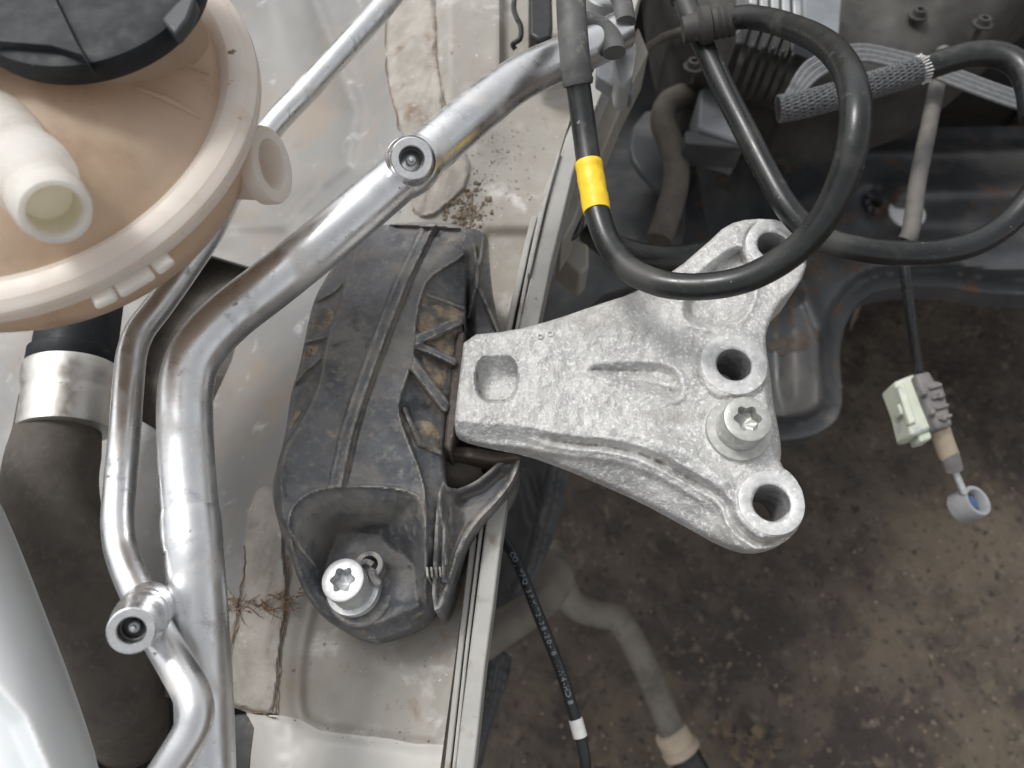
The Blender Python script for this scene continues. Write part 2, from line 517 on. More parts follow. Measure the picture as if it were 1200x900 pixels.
M['print_dim'] = mat('worn grey ink', (.22, .24, .25), (.3, .32, .33), 900, (.6, .7), 0, 0)
M['white'] = mat('white plastic', (.7, .7, .68), (.76, .76, .74), 200, (.5, .6), 0, .1, 400, .3)
M['blue'] = mat('blue grease', (.04, .07, .16), (.06, .11, .22), 90, (.25, .4), 0, .1, 300, .3)
M['rust'] = mat('rusty steel', (.08, .065, .055), (.12, .09, .07), 120, (.7, .85), .1, .4, 500, .3,
                [((.07, .07, .072), 160, .5, .66, .8, .1)])
M['ground'] = mat('oil stained damp concrete', (.044, .034, .028), (.084, .067, .053), 22, (.7, .9), 0, 1.0, 90, 4,
                  [((.112, .09, .065), 4, .48, .66, .9, 0), ((.036, .028, .024), 9, .48, .66, .8, 0), ((.13, .108, .083), 48, .54, .7, .9, 0), ((.027, .023, .02), 85, .55, .68, .9, 0), ((.24, .21, .17), 120, .66, .74, .9, 0)])
M['grit'] = mat('brown grit', (.11, .08, .055), (.23, .19, .145), 300, (.8, .9), 0, .5, 900, .4, [((.45, .42, .38), 160, .64, .7, .9, 0)])
M['leaf'] = mat('dry leaf litter', (.06, .048, .034), (.13, .092, .06), 60, (.75, .85), 0, .3, 200, .4, [((.06, .065, .035), 40, .56, .66, .8, 0)])
M['fibre'] = mat('brown rootlets', (.15, .1, .065), (.22, .15, .1), 200, (.8, .9), 0, 0)

# ------------------------------------------------------------------ ground
mb = MB()
NG = 120
gx = np.concatenate([[-60000, -8000, -2500], np.linspace(-1200, 2200, NG), [4000, 9000, 60000]])
gy = np.concatenate([[-60000, -8000, -2500], np.linspace(-900, 1800, NG), [4000, 9000, 60000]])
GX, GY = np.meshgrid(gx, gy)
GZ = 9 * fbm(GX, GY, 260, 5, 3) * (np.abs(GX) < 2500)
V_ = np.stack([GX, GY, GZ], -1).reshape(-1, 3)
n1 = len(gx)
mb.add(V_, [(j * n1 + i, j * n1 + i + 1, (j + 1) * n1 + i + 1, (j + 1) * n1 + i) for j in range(len(gy) - 1) for i in range(n1 - 1)])
mb.build('ground', M['ground'], kind='structure')


def pebbles(spots, rmin, rmax, flat=.7):
    """loose crumbs, each a small squashed irregular octahedron"""
    b = MB()
    for (x, y, z) in spots:
        r = rmin + (rmax - rmin) * random.random() ** 2.2
        a = random.random() * 6.28
        s = [random.uniform(.6, 1.2) for _ in range(5)]
        pts = [(x + r * s[k] * math.cos(a + k * 1.57), y + r * s[k] * math.sin(a + k * 1.57), z + r * .15) for k in range(4)]
        pts += [(x + random.uniform(-.3, .3) * r, y + random.uniform(-.3, .3) * r, z + r * flat * s[4]), (x, y, z - r * .4)]
        b.add(pts, [(0, 1, 4), (1, 2, 4), (2, 3, 4), (3, 0, 4), (1, 0, 5), (2, 1, 5), (3, 2, 5), (0, 3, 5)])
    return b


sp = []
for k in range(900):
    q = pp(random.uniform(540, 1260), random.uniform(340, 940), 0)
    g = 9 * fbm(q[0:1], q[1:2], 260, 5, 3)[0]
    sp.append((q[0], q[1], g))
pebbles(sp, .6, 3.6, .4).build('ground_grit', M['grit'], kind='stuff', sharp=20,
                         label='fine loose grit strewn over the stained concrete', cat='grit')
sp = []
for k in range(40):
    a = random.gauss(0, 1); c = random.gauss(0, 1)
    q = pp(872 + 24 * a, 875 + 16 * c, 0)
    sp.append((q[0], q[1], 2))
pebbles(sp, 2, 10, .2).build('leaf_litter', M['leaf'], kind='stuff', sharp=20,
                              label='dry brown leaf litter on the ground near the pipe fitting', cat='leaf litter')

# ------------------------------------------------------------------ car body (inner wing, rail, flange, sealer, bulkhead)
body = thing('car_body', 'pale grey painted inner wing and chassis rail carrying the engine mount', 'car body', pp(430, 800, 690))
SEAM = [(520, -200), (512, 0), (500, 130), (470, 250), (420, 400), (350, 560), (318, 640), (312, 760), (325, 840), (330, 1100)]
FLG = [(790, -200), (722, 0), (700, 60), (668, 140), (640, 230), (607, 370), (580, 480), (556, 600), (535, 760), (516, 900), (490, 1100), (466, 1300)]


def body_z(U, V):
    s = -side(U, V, SEAM)
    z = 700 - 46 * smooth(0, 190, s) - 0.03 * np.clip(s, 0, 400)
    # pressed swages of the inner wing
    d = d_line(U, V, [(345, -60), (392, 60), (416, 130), (405, 190), (374, 215), (330, 262), (235, 262)])
    sg = side(U, V, [(345, -60), (392, 60), (416, 130), (405, 190), (374, 215), (330, 262)])
    z = z + 5 * np.exp(-(d / 10) ** 2) * (s > 10)
    z = z - 10 * smooth(0, -60, sg) * smooth(300, 240, V) * (s > 0)
    z = z + 3 * fbm(U, V, 150, 3, 9)
    # smooth panel at the top, step beside the sealer
    z = z + 10 * smooth(150, 60, V) * smooth(505, 530, U)
    z = z - 12 * smooth(584, 592, U) * smooth(150, 100, V)
    # rail: pressed pad under the mount foot
    pad = sd_poly(U, V, chaikin([(360, 725), (350, 838), (378, 852), (490, 868), (524, 872), (560, 640), (400, 640)], 2))
    z = z - 4.5 * smooth(22, -12, pad) * (s < 0)
    e = np.exp(-((pad - 2) / 5) ** 2) * (V > 700)
    z = z + 1.2 * e
    z = z - 16 * smooth(262, 280, V) * smooth(560, 575, U) * smooth(450, 400, V) * .3
    z = z + 5 * smooth(80, 0, -side(U, V, FLG)) * 0
    return z + .35 * fbm(U, V, 18, 3, 2)


HOLE1 = chaikin([(247, 299), (293, 313), (287, 362), (272, 422), (250, 470), (222, 500), (187, 506), (160, 490), (150, 420), (175, 360), (205, 320)], 0)
HOLE2 = chaikin([(110, 825), (175, 815), (205, 818), (252, 822), (300, 838), (292, 900), (285, 1030), (100, 1030)], 1)


def sd_common(U, V):
    s = np.maximum(side(U, V, FLG), -sd_poly(U, V, HOLE1))
    return np.maximum(s, -sd_poly(U, V, HOLE2))


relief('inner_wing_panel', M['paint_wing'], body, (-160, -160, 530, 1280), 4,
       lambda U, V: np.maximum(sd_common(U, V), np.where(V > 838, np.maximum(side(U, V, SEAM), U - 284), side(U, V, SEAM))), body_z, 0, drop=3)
RL = lambda U, V: V - np.interp(U, [250, 300, 350, 375, 490, 530, 700], [832, 836, 842, 855, 871, 874, 890]) + 2.5 * fbm(U, V, 30, 3, 12)
relief('rail_panel', M['paint_rail'], body, (300, -160, 800, 900), 3,
       lambda U, V: np.maximum(np.maximum(sd_common(U, V), -side(U, V, SEAM)), RL(U, V)), body_z, 0, drop=4)
relief('rail_front_panel', M['paint_pale'], body, (250, 820, 620, 1280), 3,
       lambda U, V: np.maximum(np.maximum(sd_common(U, V), 285 - U), -RL(U, V)), lambda U, V: np.maximum(body_z(U, V), 694) + .8 * smooth(0, 9, RL(U, V)), 0, drop=4)

# layered sheet edges of the flange, right of the rail
def flange_sheet(pts, width_px, z1, h, wob=1.0):
    L = chaikin(pts, 1, closed=False)
    rings = []
    for i, (u, v) in enumerate(L):
        a = pp(u, v, z1); b_ = pp(u + width_px * (1 + .05 * random.uniform(-1, 1)), v + 1, z1)
        lo_a = a - [0, 0, h]; lo_b = b_ - [0, 0, h]
        rings.append(np.array([lo_a, lo_b, b_, a]))
    return MB().ring_loft(rings)


flange_sheet([(623, 252), (612, 295), (600, 350), (592, 388), (570, 500), (553, 616), (538, 745), (524, 869), (510, 1000), (479, 1290)], 7, 722, 24).build('flange_sheet', M['paint_flange'], body, bevel=.6)
flange_sheet([(643, 205), (630, 255), (616, 320), (603, 388), (582, 490), (564, 600), (548, 730), (534, 860), (519, 1000), (488, 1290)], 4.5, 725, 26).build('flange_sheet', M['paint_flange'], body, bevel=.5)
flange_sheet([(742, -60), (722, 20), (688, 100), (655, 180), (632, 280), (607, 388), (588, 480), (571, 600), (553, 740), (536, 880), (524, 1000), (491, 1290)], 21, 727, 30).build('flange_sheet', M['paint_flange'], body, bevel=.8)
flange_sheet([(654, 176), (640, 225), (628, 275), (618, 320)], 3.2, 730, 12).build('flange_lip', M['paint_flange'], body, bevel=.5)

# skin of the rail to the right of the flange, seen past it at the top
MB().prism([(700, 120), (728, 70), (748, 30), (760, 60), (735, 110), (700, 195), (672, 262), (658, 285), (655, 262)], 690, 655).build('rail_side', M['paint_rail'], body, bevel=1.5)
MB().prism([(652, 300), (662, 278), (690, 286), (690, 312), (680, 322)], 640, 610).build('rail_gusset', M['paint_rail'], body, bevel=2)


def sealer(poly, hgt):
    pl = chaikin(poly, 2)
    sd = lambda U, V: sd_poly(U, V, pl) + 5.0 * fbm(U, V, 20, 4, 11)

    def zf(U, V):
        d = -sd(U, V)
        e = smooth(0, 7, d)
        return body_z(U, V) + .4 + hgt * e + 1.5 * np.exp(-((d - 3) / 2.2) ** 2) * (vnoise(U / 14, V / 14, 3) + .3) + .9 * fbm(U, V, 22, 4, 5) * e + .5 * fbm(U * 3 + V, V * .25, 14, 2, 6) * e
    us = pl[:, 0]; vs = pl[:, 1]
    return relief('seam_sealer', M['sealer'], body, (us.min() - 4, vs.min() - 4, us.max() + 4, vs.max() + 4), 2, sd, zf, 0, drop=2.5)


sealer([(452, -40), (450, 35), (455, 100), (466, 150), (485, 200), (478, 245), (500, 262), (532, 235), (552, 210), (553, 185), (525, 150), (518, 110), (511, 60), (508, 0), (505, -40)], 2.0)
sealer([(300, 572), (316, 566), (330, 590), (335, 640), (336, 690), (331, 750), (324, 800), (323, 838), (300, 836), (264, 822), (268, 780), (279, 740), (284, 690), (287, 640), (290, 600)], 2.2)
sealer([(240, 690), (262, 684), (280, 700), (276, 740), (262, 775), (240, 780)], 1.2)

def crack(pts, r=.4):
    L = chaikin(pts, 2, closed=False); out = []
    for k, (u, v) in enumerate(L):
        u += random.gauss(0, 1.0); v += random.gauss(0, 1.0)
        out.append(pp(u, v, float(body_z(np.array([u]), np.array([v]))[0]) + 1.5))
    MB().tube(crom(out, 3), [r * random.uniform(.4, 1.2) for _ in range(len(out) * 3 - 2)], 6).build('dirt_crack', M['fibre'], body)


crack([(288, 640), (286, 672), (279, 700), (280, 728), (268, 770), (262, 800)], .5)
crack([(336, 650), (337, 690), (333, 735), (325, 780), (323, 836)], .5)
crack([(262, 824), (285, 832), (322, 840)], .35)
crack([(452, 20), (452, 70), (457, 110), (468, 152)], .4)
crack([(508, 10), (511, 60), (518, 112), (527, 152)], .35)
crack([(482, 246), (492, 240), (490, 225), (498, 205)], .35)

# bulkhead behind the engine bay, black backing added for the dark voids
mb = MB(); mb.box((500, 735, 330), (620, 0, 0), (0, 12, 0), (0, 0, 330))
for k in range(7):
    mb.box((60 + k * 150, 720, 330), (14, 0, 0), (0, 6, 0), (0, 0, 300))
mb.build('bulkhead', M['black'], body, bevel=4)
mb = MB().prism([(150, 290), (310, 300), (320, 420), (260, 520), (140, 520)], 628, 600)  # dark plate set behind the opening between the pipes
mb.build('opening_plate', M['rubber_matt'], body, bevel=3)
MB().prism([(80, 790), (330, 800), (330, 1060), (80, 1060)], 560, 540).build('opening_insert', M['black'], body, bevel=3)  # black insert below the lower opening

# grit on the rail and rootlets on the sealer
sp = []
for k in range(640):
    if k < 230: u = random.gauss(546, 13); v = random.gauss(246, 16); top = 1
    elif k < 560: u = random.gauss(585, 20); v = random.gauss(185, 32); top = 0
    else: u = random.choice([395, 430, 470, 350, 500, 330]) + random.gauss(0, 14); v = random.choice([790, 868, 880, 850]) + random.gauss(0, 9); top = 0
    if side(np.float64(u), np.float64(v), FLG) > -6: continue
    q = pp(u, v, float(body_z(np.array([u]), np.array([v]))[0]) + .3)
    if 220 <= k < 560 or k >= 560: q[2] += 0
    sp.append(q)
pebbles(sp[:230], .5, 2.6).build('road_grit', M['grit'], kind='stuff', sharp=20, label='brown gravel heap caught behind the black mount on the rail', cat='grit')
pebbles(sp[230:], .08, .7, .25).build('road_dirt', M['grit'], kind='stuff', sharp=20, label='fine brown specks scattered over the pale rail', cat='dirt')
mb = MB()
for k in range(46):
    u = random.uniform(244, 352); v = 712 - (u - 244) * .12 + random.gauss(0, 5)
    a = random.choice([0, 0, .5, -.6, 2.6, -2.2, 1.2]) + random.gauss(0, .3); L = random.uniform(8, 34)
    pts = []
    for j in range(5):
        pts.append(pp(u, v, float(body_z(np.array([u]), np.array([v]))[0]) + 4.0 + random.uniform(-.6, 1.2)))
        u += math.cos(a) * L / 4; v += math.sin(a) * L / 4; a += random.gauss(0, .35)
    mb.tube(crom(pts, 3), [.42 * (1 - .8 * i / 12) for i in range(13)], 5)
mb.build('rootlets', M['fibre'], kind='stuff', label='thin brown rootlets clinging to the seam sealer beside the mount', cat='rootlets')


# ------------------------------------------------------------------ bolts
def torx_bolt(parent, c, axis, R, H, RF, HF, mat_head, name='bolt', shank=12):
    """flange-head bolt; c = centre of the flange underside, axis up"""
    b = MB()
    r0 = R * .52
    prof = [(R * .55, -shank), (R * .55, -.1), (RF * .98, 0), (RF, HF * .35), (RF * .985, HF), (R * 1.02, HF * 1.08), (R, HF * 1.35), (R, H - .7), (R * .985, H - .25), (R * .93, H),
            (R * .66, H), (r0 * 1.03, H - .02, .13), (r0, H - .5, .15), (r0 * .97, H - R * .62, .16), (r0 * .55, H - R * .70, .08), (.2, H - R * .78)]
    b.lathe(c, axis, prof, 72)
    return b.build(name, mat_head, parent, sharp=32)


# ------------------------------------------------------------------ engine mount
mount = thing('engine_mount', 'dusty black plastic engine mount bolted on the rail', 'engine mount', pp(430, 600, 705))
MO = chaikin([(440, 264), (500, 259), (540, 263), (560, 276), (560, 300), (548, 330), (544, 375), (536, 440), (524, 495), (519, 545), (526, 580), (522, 640), (518, 690), (510, 712), (492, 732),
              (462, 744), (436, 751), (410, 744), (378, 725), (354, 692), (340, 652), (323, 605), (318, 572), (326, 540), (336, 503), (340, 462), (351, 430), (359, 388), (368, 350), (384, 322), (402, 296), (424, 276)], 2)
BAND = chaikin([(424, 262), (418, 290), (408, 320), (402, 345), (394, 374), (386, 390), (380, 416), (376, 445), (366, 472), (348, 505), (333, 528), (328, 560), (332, 620), (400, 700), (500, 700), (500, 580),
                (490, 545), (482, 527), (468, 490), (467, 470), (477, 443), (485, 417), (487, 380), (493, 347), (502, 326), (524, 312), (545, 299), (552, 285), (550, 268), (500, 262)], 1)
CAV = chaikin([(338, 612), (346, 590), (372, 574), (420, 570), (480, 575), (496, 592), (499, 640), (497, 700), (500, 714), (480, 722), (436, 744), (400, 730), (368, 708), (348, 660)], 2)
RIB = [(503, 262), (492, 285), (470, 330), (455, 368), (443, 400), (428, 440), (416, 475), (406, 508), (398, 545), (392, 572)]


def mount_z(U, V):
    x = np.maximum(0, -sd_poly(U, V, MO))
    bd = sd_poly(U, V, BAND)
    # plateau that arches from end to end and falls to both flanks
    z = 773 - 9 * np.clip((V - 468) / 100, 0, 1) - 7 * smooth(345, 262, V) - 3 * np.clip((420 - V) / 160, 0, 1)
    z = z - .035 * np.abs(side(U, V, RIB)) * .9
    ctr = side(U, V, [(500, 262), (470, 350), (440, 450), (415, 560), (415, 760)])
    low = smooth(-.8, 2.8, bd)
    dl = np.clip(bd, 0, 60)
    z = z - low * (4.6 + .2 * dl)
    # diagonal webs standing in the side pockets
    for pts, w, h in (([(484, 400), (512, 388), (545, 372)], 7.0, 7.0), ([(486, 404), (508, 412), (532, 424)], 5.5, 6.2), ([(478, 418), (498, 445), (522, 476)], 7.5, 7.2),
                      ([(398, 385), (378, 392), (354, 398)], 6, 2.4), ([(374, 418), (356, 434), (340, 452)], 4.5, 2.6), ([(500, 345), (520, 352), (546, 362)], 3, 1.6), ([(475, 480), (492, 520), (516, 530)], 4, 2.0), ([(405, 322), (388, 338), (370, 348)], 7, 1.8)):
        d = d_line(U, V, pts)
        z = z + h * smooth(w + 1.5, w - 2.5, d) * low
    # centre rib with a groove along its right foot
    sr = side(U, V, RIB)
    ext = smooth(578, 566, V)
    z = z + 3.2 * smooth(9.5, 6.8, np.abs(sr)) * ext - 1.0 * np.exp(-((sr - 12) / 2.4) ** 2) * ext - .7 * np.exp(-(sr / 1.6) ** 2) * ext
    # end lip at the far end
    z = z + 3 * smooth(3, 1, np.abs(V - (264 + .05 * (U - 500)))) * (U > 455)
    # outer shoulder rounding
    r = 6.0
    z = z - np.where(x < r, .33 * (r - np.sqrt(np.maximum(r * r - (r - x) ** 2, 0))) * 1.4, 0)
    # near end drops to the bolt foot
    z = z - 28 * smooth(630, 735, V) * smooth(0, 1, 1 - low * 0) - 8 * smooth(505, 526, U) * smooth(560, 640, V)
    # cavity for the bolt: steep right and near sides, long sweep on the far left
    c = -sd_poly(U, V, CAV)
    dn = V - 572; dw = c
    fl = 731 - 2 * smooth(480, 360, U)
    wid = 11 + 56 * smooth(690, 585, V) * smooth(500, 455, U) + 22 * smooth(410, 350, U) + 14 * smooth(690, 585, V)
    wst = np.where(c > 0, smooth(-.12, 1, c / wid), 0)
    zc = z * (1 - wst) + fl * wst
    z = np.where(c > 0, zc, z)
    z = z + 1.1 * np.exp(-((c + 1.0) / 2.6) ** 2) * (V > 565)
    # low step across the cavity floor
    z = z + 1.6 * smooth(660, 670, V) * smooth(446, 452, U) * smooth(498, 488, U) * smooth(2, 10, c) * smooth(712, 700, V)
    z = z + .5 * fbm(U, V, 40, 3, 1) + .22 * fbm(U, V, 8, 3, 2) * (1 + low)
    return z


relief('housing', M['mount_plastic'], mount, (312, 254, 570, 756), 1.6, lambda U, V: sd_poly(U, V, MO), mount_z, 700, sharp=50)

# sand lying in the side pockets: a dusty skin of its own just above the plastic
def pocket(poly, name='sand_crust'):
    pl = chaikin(poly, 2)
    us, vs = pl[:, 0], pl[:, 1]
    relief(name, M['mount_dirty'], mount, (us.min() - 3, vs.min() - 3, us.max() + 3, vs.max() + 3), 2, lambda U, V: sd_poly(U, V, pl),
           lambda U, V: mount_z(U, V) + .15 + .8 * smooth(0, 6, -sd_poly(U, V, pl)) + .5 * fbm(U, V, 7, 3, 8), 0, drop=1.2)


pocket([(495, 352), (522, 355), (543, 366), (541, 374), (512, 382), (490, 392), (488, 372)])
pocket([(494, 402), (512, 394), (538, 382), (534, 408), (528, 418), (508, 408)])
pocket([(492, 414), (506, 420), (527, 430), (520, 462), (505, 446)])
pocket([(478, 500), (492, 490), (516, 500), (515, 530), (496, 528), (484, 516)])
pocket([(372, 360), (392, 362), (390, 380), (370, 390), (361, 392)])
pocket([(358, 402), (375, 402), (370, 416), (356, 428), (352, 432)])
pocket([(345, 480), (356, 478), (345, 496), (335, 512)])

# wings of the cradle: far flap, and near arm that curves under the bracket
WF = chaikin([(540, 290), (546, 268), (558, 268), (572, 276), (573, 290), (575, 325), (580, 360), (588, 394), (560, 396), (545, 392), (540, 372)], 1)
relief('cradle_wing', M['mount_plastic'], mount, (534, 264, 592, 400), 1.6, lambda U, V: sd_poly(U, V, WF),
       lambda U, V: 766 - 24 * smooth(310, 390, V) - 7 * smooth(560, 545, U) * smooth(290, 310, V) + 5 * smooth(4, 1, d_line(U, V, [(566, 280), (562, 310), (556, 340), (548, 372)])) + 4 * smooth(4, 1, d_line(U, V, [(556, 290), (560, 335), (572, 362), (584, 390)])), 700, sharp=45)
WN = chaikin([(515, 560), (530, 575), (555, 566), (575, 550), (592, 534), (610, 532), (608, 546), (598, 568), (580, 590), (558, 612), (542, 638), (530, 680), (518, 712), (506, 716), (508, 640)], 1)
relief('cradle_arm', M['mount_plastic'], mount, (500, 528, 616, 722), 1.6, lambda U, V: sd_poly(U, V, WN),
       lambda U, V: 740 + 12 * smooth(545, 512, U) - 8 * smooth(620, 710, V) + 3.5 * smooth(9, 3, -sd_poly(U, V, WN)) + 3 * smooth(5.5, 1.5, d_line(U, V, [(516, 580), (522, 620), (520, 680)])) + 1.5 * smooth(4, 1, d_line(U, V, [(530, 580), (528, 625), (524, 660)]))
       - 5 * np.exp(-(d_line(U, V, [(538, 585), (566, 575), (588, 556)]) / 8) ** 2), 700, sharp=45)
mb = MB()
for k in range(4):
    mb.prism([(498.5 + k * 5, 664), (501.5 + k * 5, 664), (502.5 + k * 5, 676), (499.5 + k * 5, 676)], 759 - k * 3, 735)
mb.build('clip_teeth', M['mount_plastic'], mount, bevel=.3)
# rubber core and steel arm under the bracket
a = pp(545, 395, 735)
MB().prism([(535, 388), (545, 388), (541, 445), (533, 510), (528, 530), (520, 522), (527, 450)], 758, 715).build('core_plate', M['brown_steel'], mount, bevel=1)
MB().prism([(518, 520), (545, 522), (605, 530), (612, 536), (580, 540), (518, 532)], 747, 725).build('core_arm', M['brown_steel'], mount, bevel=1)
mb = MB()
mb.tube([pp(505, 548, 722), pp(540, 545, 723), pp(562, 538, 724)], [15, 15, 12], 28)
mb.build('rubber_core', M['rubber_matt'], mount)
# foot bushing and bolt in the cavity
c = pp(422, 694, 730)
MB().lathe(c, (0, 0, 1), [(14.2, -3), (14.2, 1.6), (13.6, 2.4), (9, 2.4)], 48, (True, True)).build('bush_ring', M['mount_plastic'], mount)
torx_bolt(mount, pp(417, 692, 733), pp(401, 679, 749.5) - pp(417, 692, 733), 9.0, 16.5, 11.6, 4.0, M['zinc_bright'], name='foot_bolt')
# plastic lug with an open ring beside the bolt
c = pp(436, 668, 733)
mb = MB(); mb.lathe(c, (.05, .05, 1), [(6.4, -6), (6.0, 10), (5.5, 10.8), (3.6, 10.8), (3.2, 3), (.2, 1.5)], 32)
mb.build('clip_post', M['mount_plastic'], mount)
mb = MB()
ring = [pp(429 + 10 * math.cos(t), 668 + 10 * math.sin(t), 745) for t in np.linspace(1.3, 5.6, 16)]
mb.tube(ring, 1.2, 8)
mb.tube(crom([ring[0], pp(424, 684, 744), pp(418, 686, 745)], 4), 1.3, 8)
mb.tube(crom([pp(435, 668, 745), pp(437, 676, 744), pp(444, 684, 742)], 4), 1.7, 8)
mb.build('clip_hook', M['mount_plastic'], mount)

# ------------------------------------------------------------------ mounting bracket (cast aluminium)
brk = thing('mounting_bracket', 'corroded cast aluminium bracket with three bolt holes jutting from the black mount', 'bracket', pp(720, 470, 730))
BO = chaikin([(544, 393), (600, 388), (652, 374), (700, 357), (742, 344), (790, 318), (830, 284), (852, 263), (880, 256), (918, 258), (942, 276), (947, 305), (938, 332), (919, 350), (906, 368), (897, 390), (898, 410),
              (903, 440), (906, 472), (912, 500), (916, 528), (914, 545), (930, 557), (943, 580), (942, 606), (930, 628), (906, 643), (880, 648), (850, 640), (800, 612), (752, 586), (700, 563), (660, 546), (618, 531),
              (572, 522), (540, 514), (532, 504), (534, 478), (540, 430)], 1)
BT = chaikin([(540, 388), (600, 380), (700, 350), (790, 310), (852, 255), (930, 250), (955, 300), (930, 345), (900, 380), (893, 420), (897, 470), (903, 510), (908, 545), (935, 560), (950, 600), (900, 632), (868, 612), (858, 580), (822, 557), (764, 526), (715, 513), (659, 509),
              (612, 498), (560, 496), (534, 492), (528, 480), (535, 430)], 1)
GRV = chaikin([(680, 431), (740, 424), (786, 428), (800, 446), (796, 470), (770, 462), (720, 446)], 1)
REC = chaikin([(812, 324), (866, 284), (876, 300), (884, 322), (884, 350), (868, 378), (836, 386), (806, 378), (799, 364)], 2)
HOLES = [((906, 287), 18, 34, 764.5), ((860, 427), 20, 41, 767.3), ((904, 589), 22, 41, 766.5)]


def brk_z(U, V):
    x = np.maximum(0, -sd_poly(U, V, BO))
    t = np.maximum(0, sd_poly(U, V, BT))
    z = 765 + 2.0 * smooth(700, 560, U) + 0 * U
    z = z - .37 * t - 2.6 * np.exp(-((t - 9) / 4.5) ** 2) * smooth(0, 3, t) * smooth(600, 680, U) + 1.5 * np.exp(-((t - 17) / 3.5) ** 2) * (V > 500) * smooth(600, 680, U)
    z = z + 1.4 * np.exp(-((t - 24) / 4) ** 2) * (V > 500)
    # raised margins and hollows of the casting
    z = z - 2.0 * smooth(0, 60, -sd_poly(U, V, chaikin([(640, 395), (760, 370), (840, 395), (815, 450), (835, 530), (770, 515), (680, 490), (620, 470)], 2))) * smooth(600, 700, U)
    g = sd_poly(U, V, GRV)
    z = z - 4.2 * smooth(2, -10, g) + .9 * np.exp(-((g - 3) / 4) ** 2)
    z = z + 1.6 * smooth(7, 1, d_line(U, V, [(700, 437), (740, 441), (788, 452)])) * smooth(4, -6, g)
    r = sd_poly(U, V, REC)
    z = z - 8 * smooth(2, -9, r) + .8 * np.exp(-((r - 3) / 3.5) ** 2)
    # stiffening fillets that run to the near boss
    z = z + 2.0 * np.exp(-(d_line(U, V, [(720, 500), (800, 528), (850, 565)]) / 8) ** 2)
    z = z - 2.5 * np.exp(-(d_line(U, V, [(775, 540), (825, 578), (845, 610)]) / 9) ** 2)
    # square pocket with rounded far wall
    du = np.minimum(U - 556, 608 - U) / 3.0; dv = np.minimum((472 - V) / 2.5, (V - 416) / 30.0)
    rr = sd_poly(U, V, chaikin([(556, 414), (608, 414), (608, 473), (556, 473)], 3))
    w = np.clip(np.minimum(np.minimum(du, dv), -rr / 2.5), 0, 1)
    z = z - 11 * np.sin(w * math.pi / 2)
    # edge rounding
    q = 5.5
    z = z - np.where(x < q, .33 * (q - np.sqrt(np.maximum(q * q - (q - x) ** 2, 0))) * 1.1, 0)
    # bosses and seats
    for (cx, cy), rh, rb, zb in HOLES:
        d = np.hypot(U - cx, V - cy)
        w = smooth(rb + 3.5, rb - 1.5, d)
        z = z * (1 - w) + zb * w
        z = z - np.where(d < rb, .6 * smooth(rb - 5, rb, d), 0)
        z = z - 1.1 * smooth(rh + 3.0, rh, d)
    d = np.hypot(U - 865, V - 503)
    w = smooth(43, 37, d); z = z * (1 - w) + 765.5 * w
    rough = np.ones(U.shape)
    for (cx, cy), rh, rb, zb in HOLES:
        rough *= np.where(np.hypot(U - cx, V - cy) < rb, .12, 1)
    return z + rough * (.9 * fbm(U, V, 38, 3, 4) + .8 * fbm(U, V, 9, 3, 5))


def brk_sdf(U, V):
    s = sd_poly(U, V, BO)
    for (cx, cy), rh, rb, zb in HOLES:
        s = np.maximum(s, rh - np.hypot((U - cx), (V - cy)))
    return s


relief('casting', M['cast'], brk, (526, 250, 954, 654), 1.7, brk_sdf, brk_z, 738, sharp=60,
       drop=lambda U, V: np.where(np.abs(sd_poly(U, V, BO)) > 4, 26, np.where(sd_poly(U, V, BT) > 4, 4, 24)))
# machined faces of the bosses with threaded bores
for (cx, cy), rh, rb, zb in HOLES:
    k = mmpx(cx, cy, zb)
    c = pp(cx, cy, zb)
    R1 = (rb - 2.5) * k; R0 = (rh + 1.0) * k
    bz = MB().lathe(c, (0, 0, 1), [(R1 + .3, -1.2), (R1, .25), (R1 - .6, .4), (R0 + 1, .4), (R0, 0), (R0 - .2, -.6)], 56, (False, False)).build('boss_face', M['boss'], brk, sharp=50)
    pr = []
    for j in range(15):
        pr += [(R0 - .25, -.6 - j * 1.7), (R0 - .75, -1.45 - j * 1.7)]
    MB().lathe(c, (0, 0, 1), pr, 48, (False, False)).build('thread', M['thread'], brk, sharp=20)
torx_bolt(brk, pp(864, 505, 765.6), pp(876, 491, 780) - pp(864, 505, 765.6), 9.6, 15, 13.6, 2.4, M['zinc'], name='bracket_bolt', shank=20)
# raised cast marks near the far edge
mb = MB()
for (u, v, r) in ((600, 401, 1.5), (616, 398, 1.4), (633, 394, 1.1), (645, 391, 1.1)):
    cc = pp(u, v, 766.2)
    mb.tube([cc + [r * math.cos(t), r * math.sin(t), 0] for t in np.linspace(0, 6.0, 14)], .3, 6)
mb.build('cast_mark', M['cast'], brk)

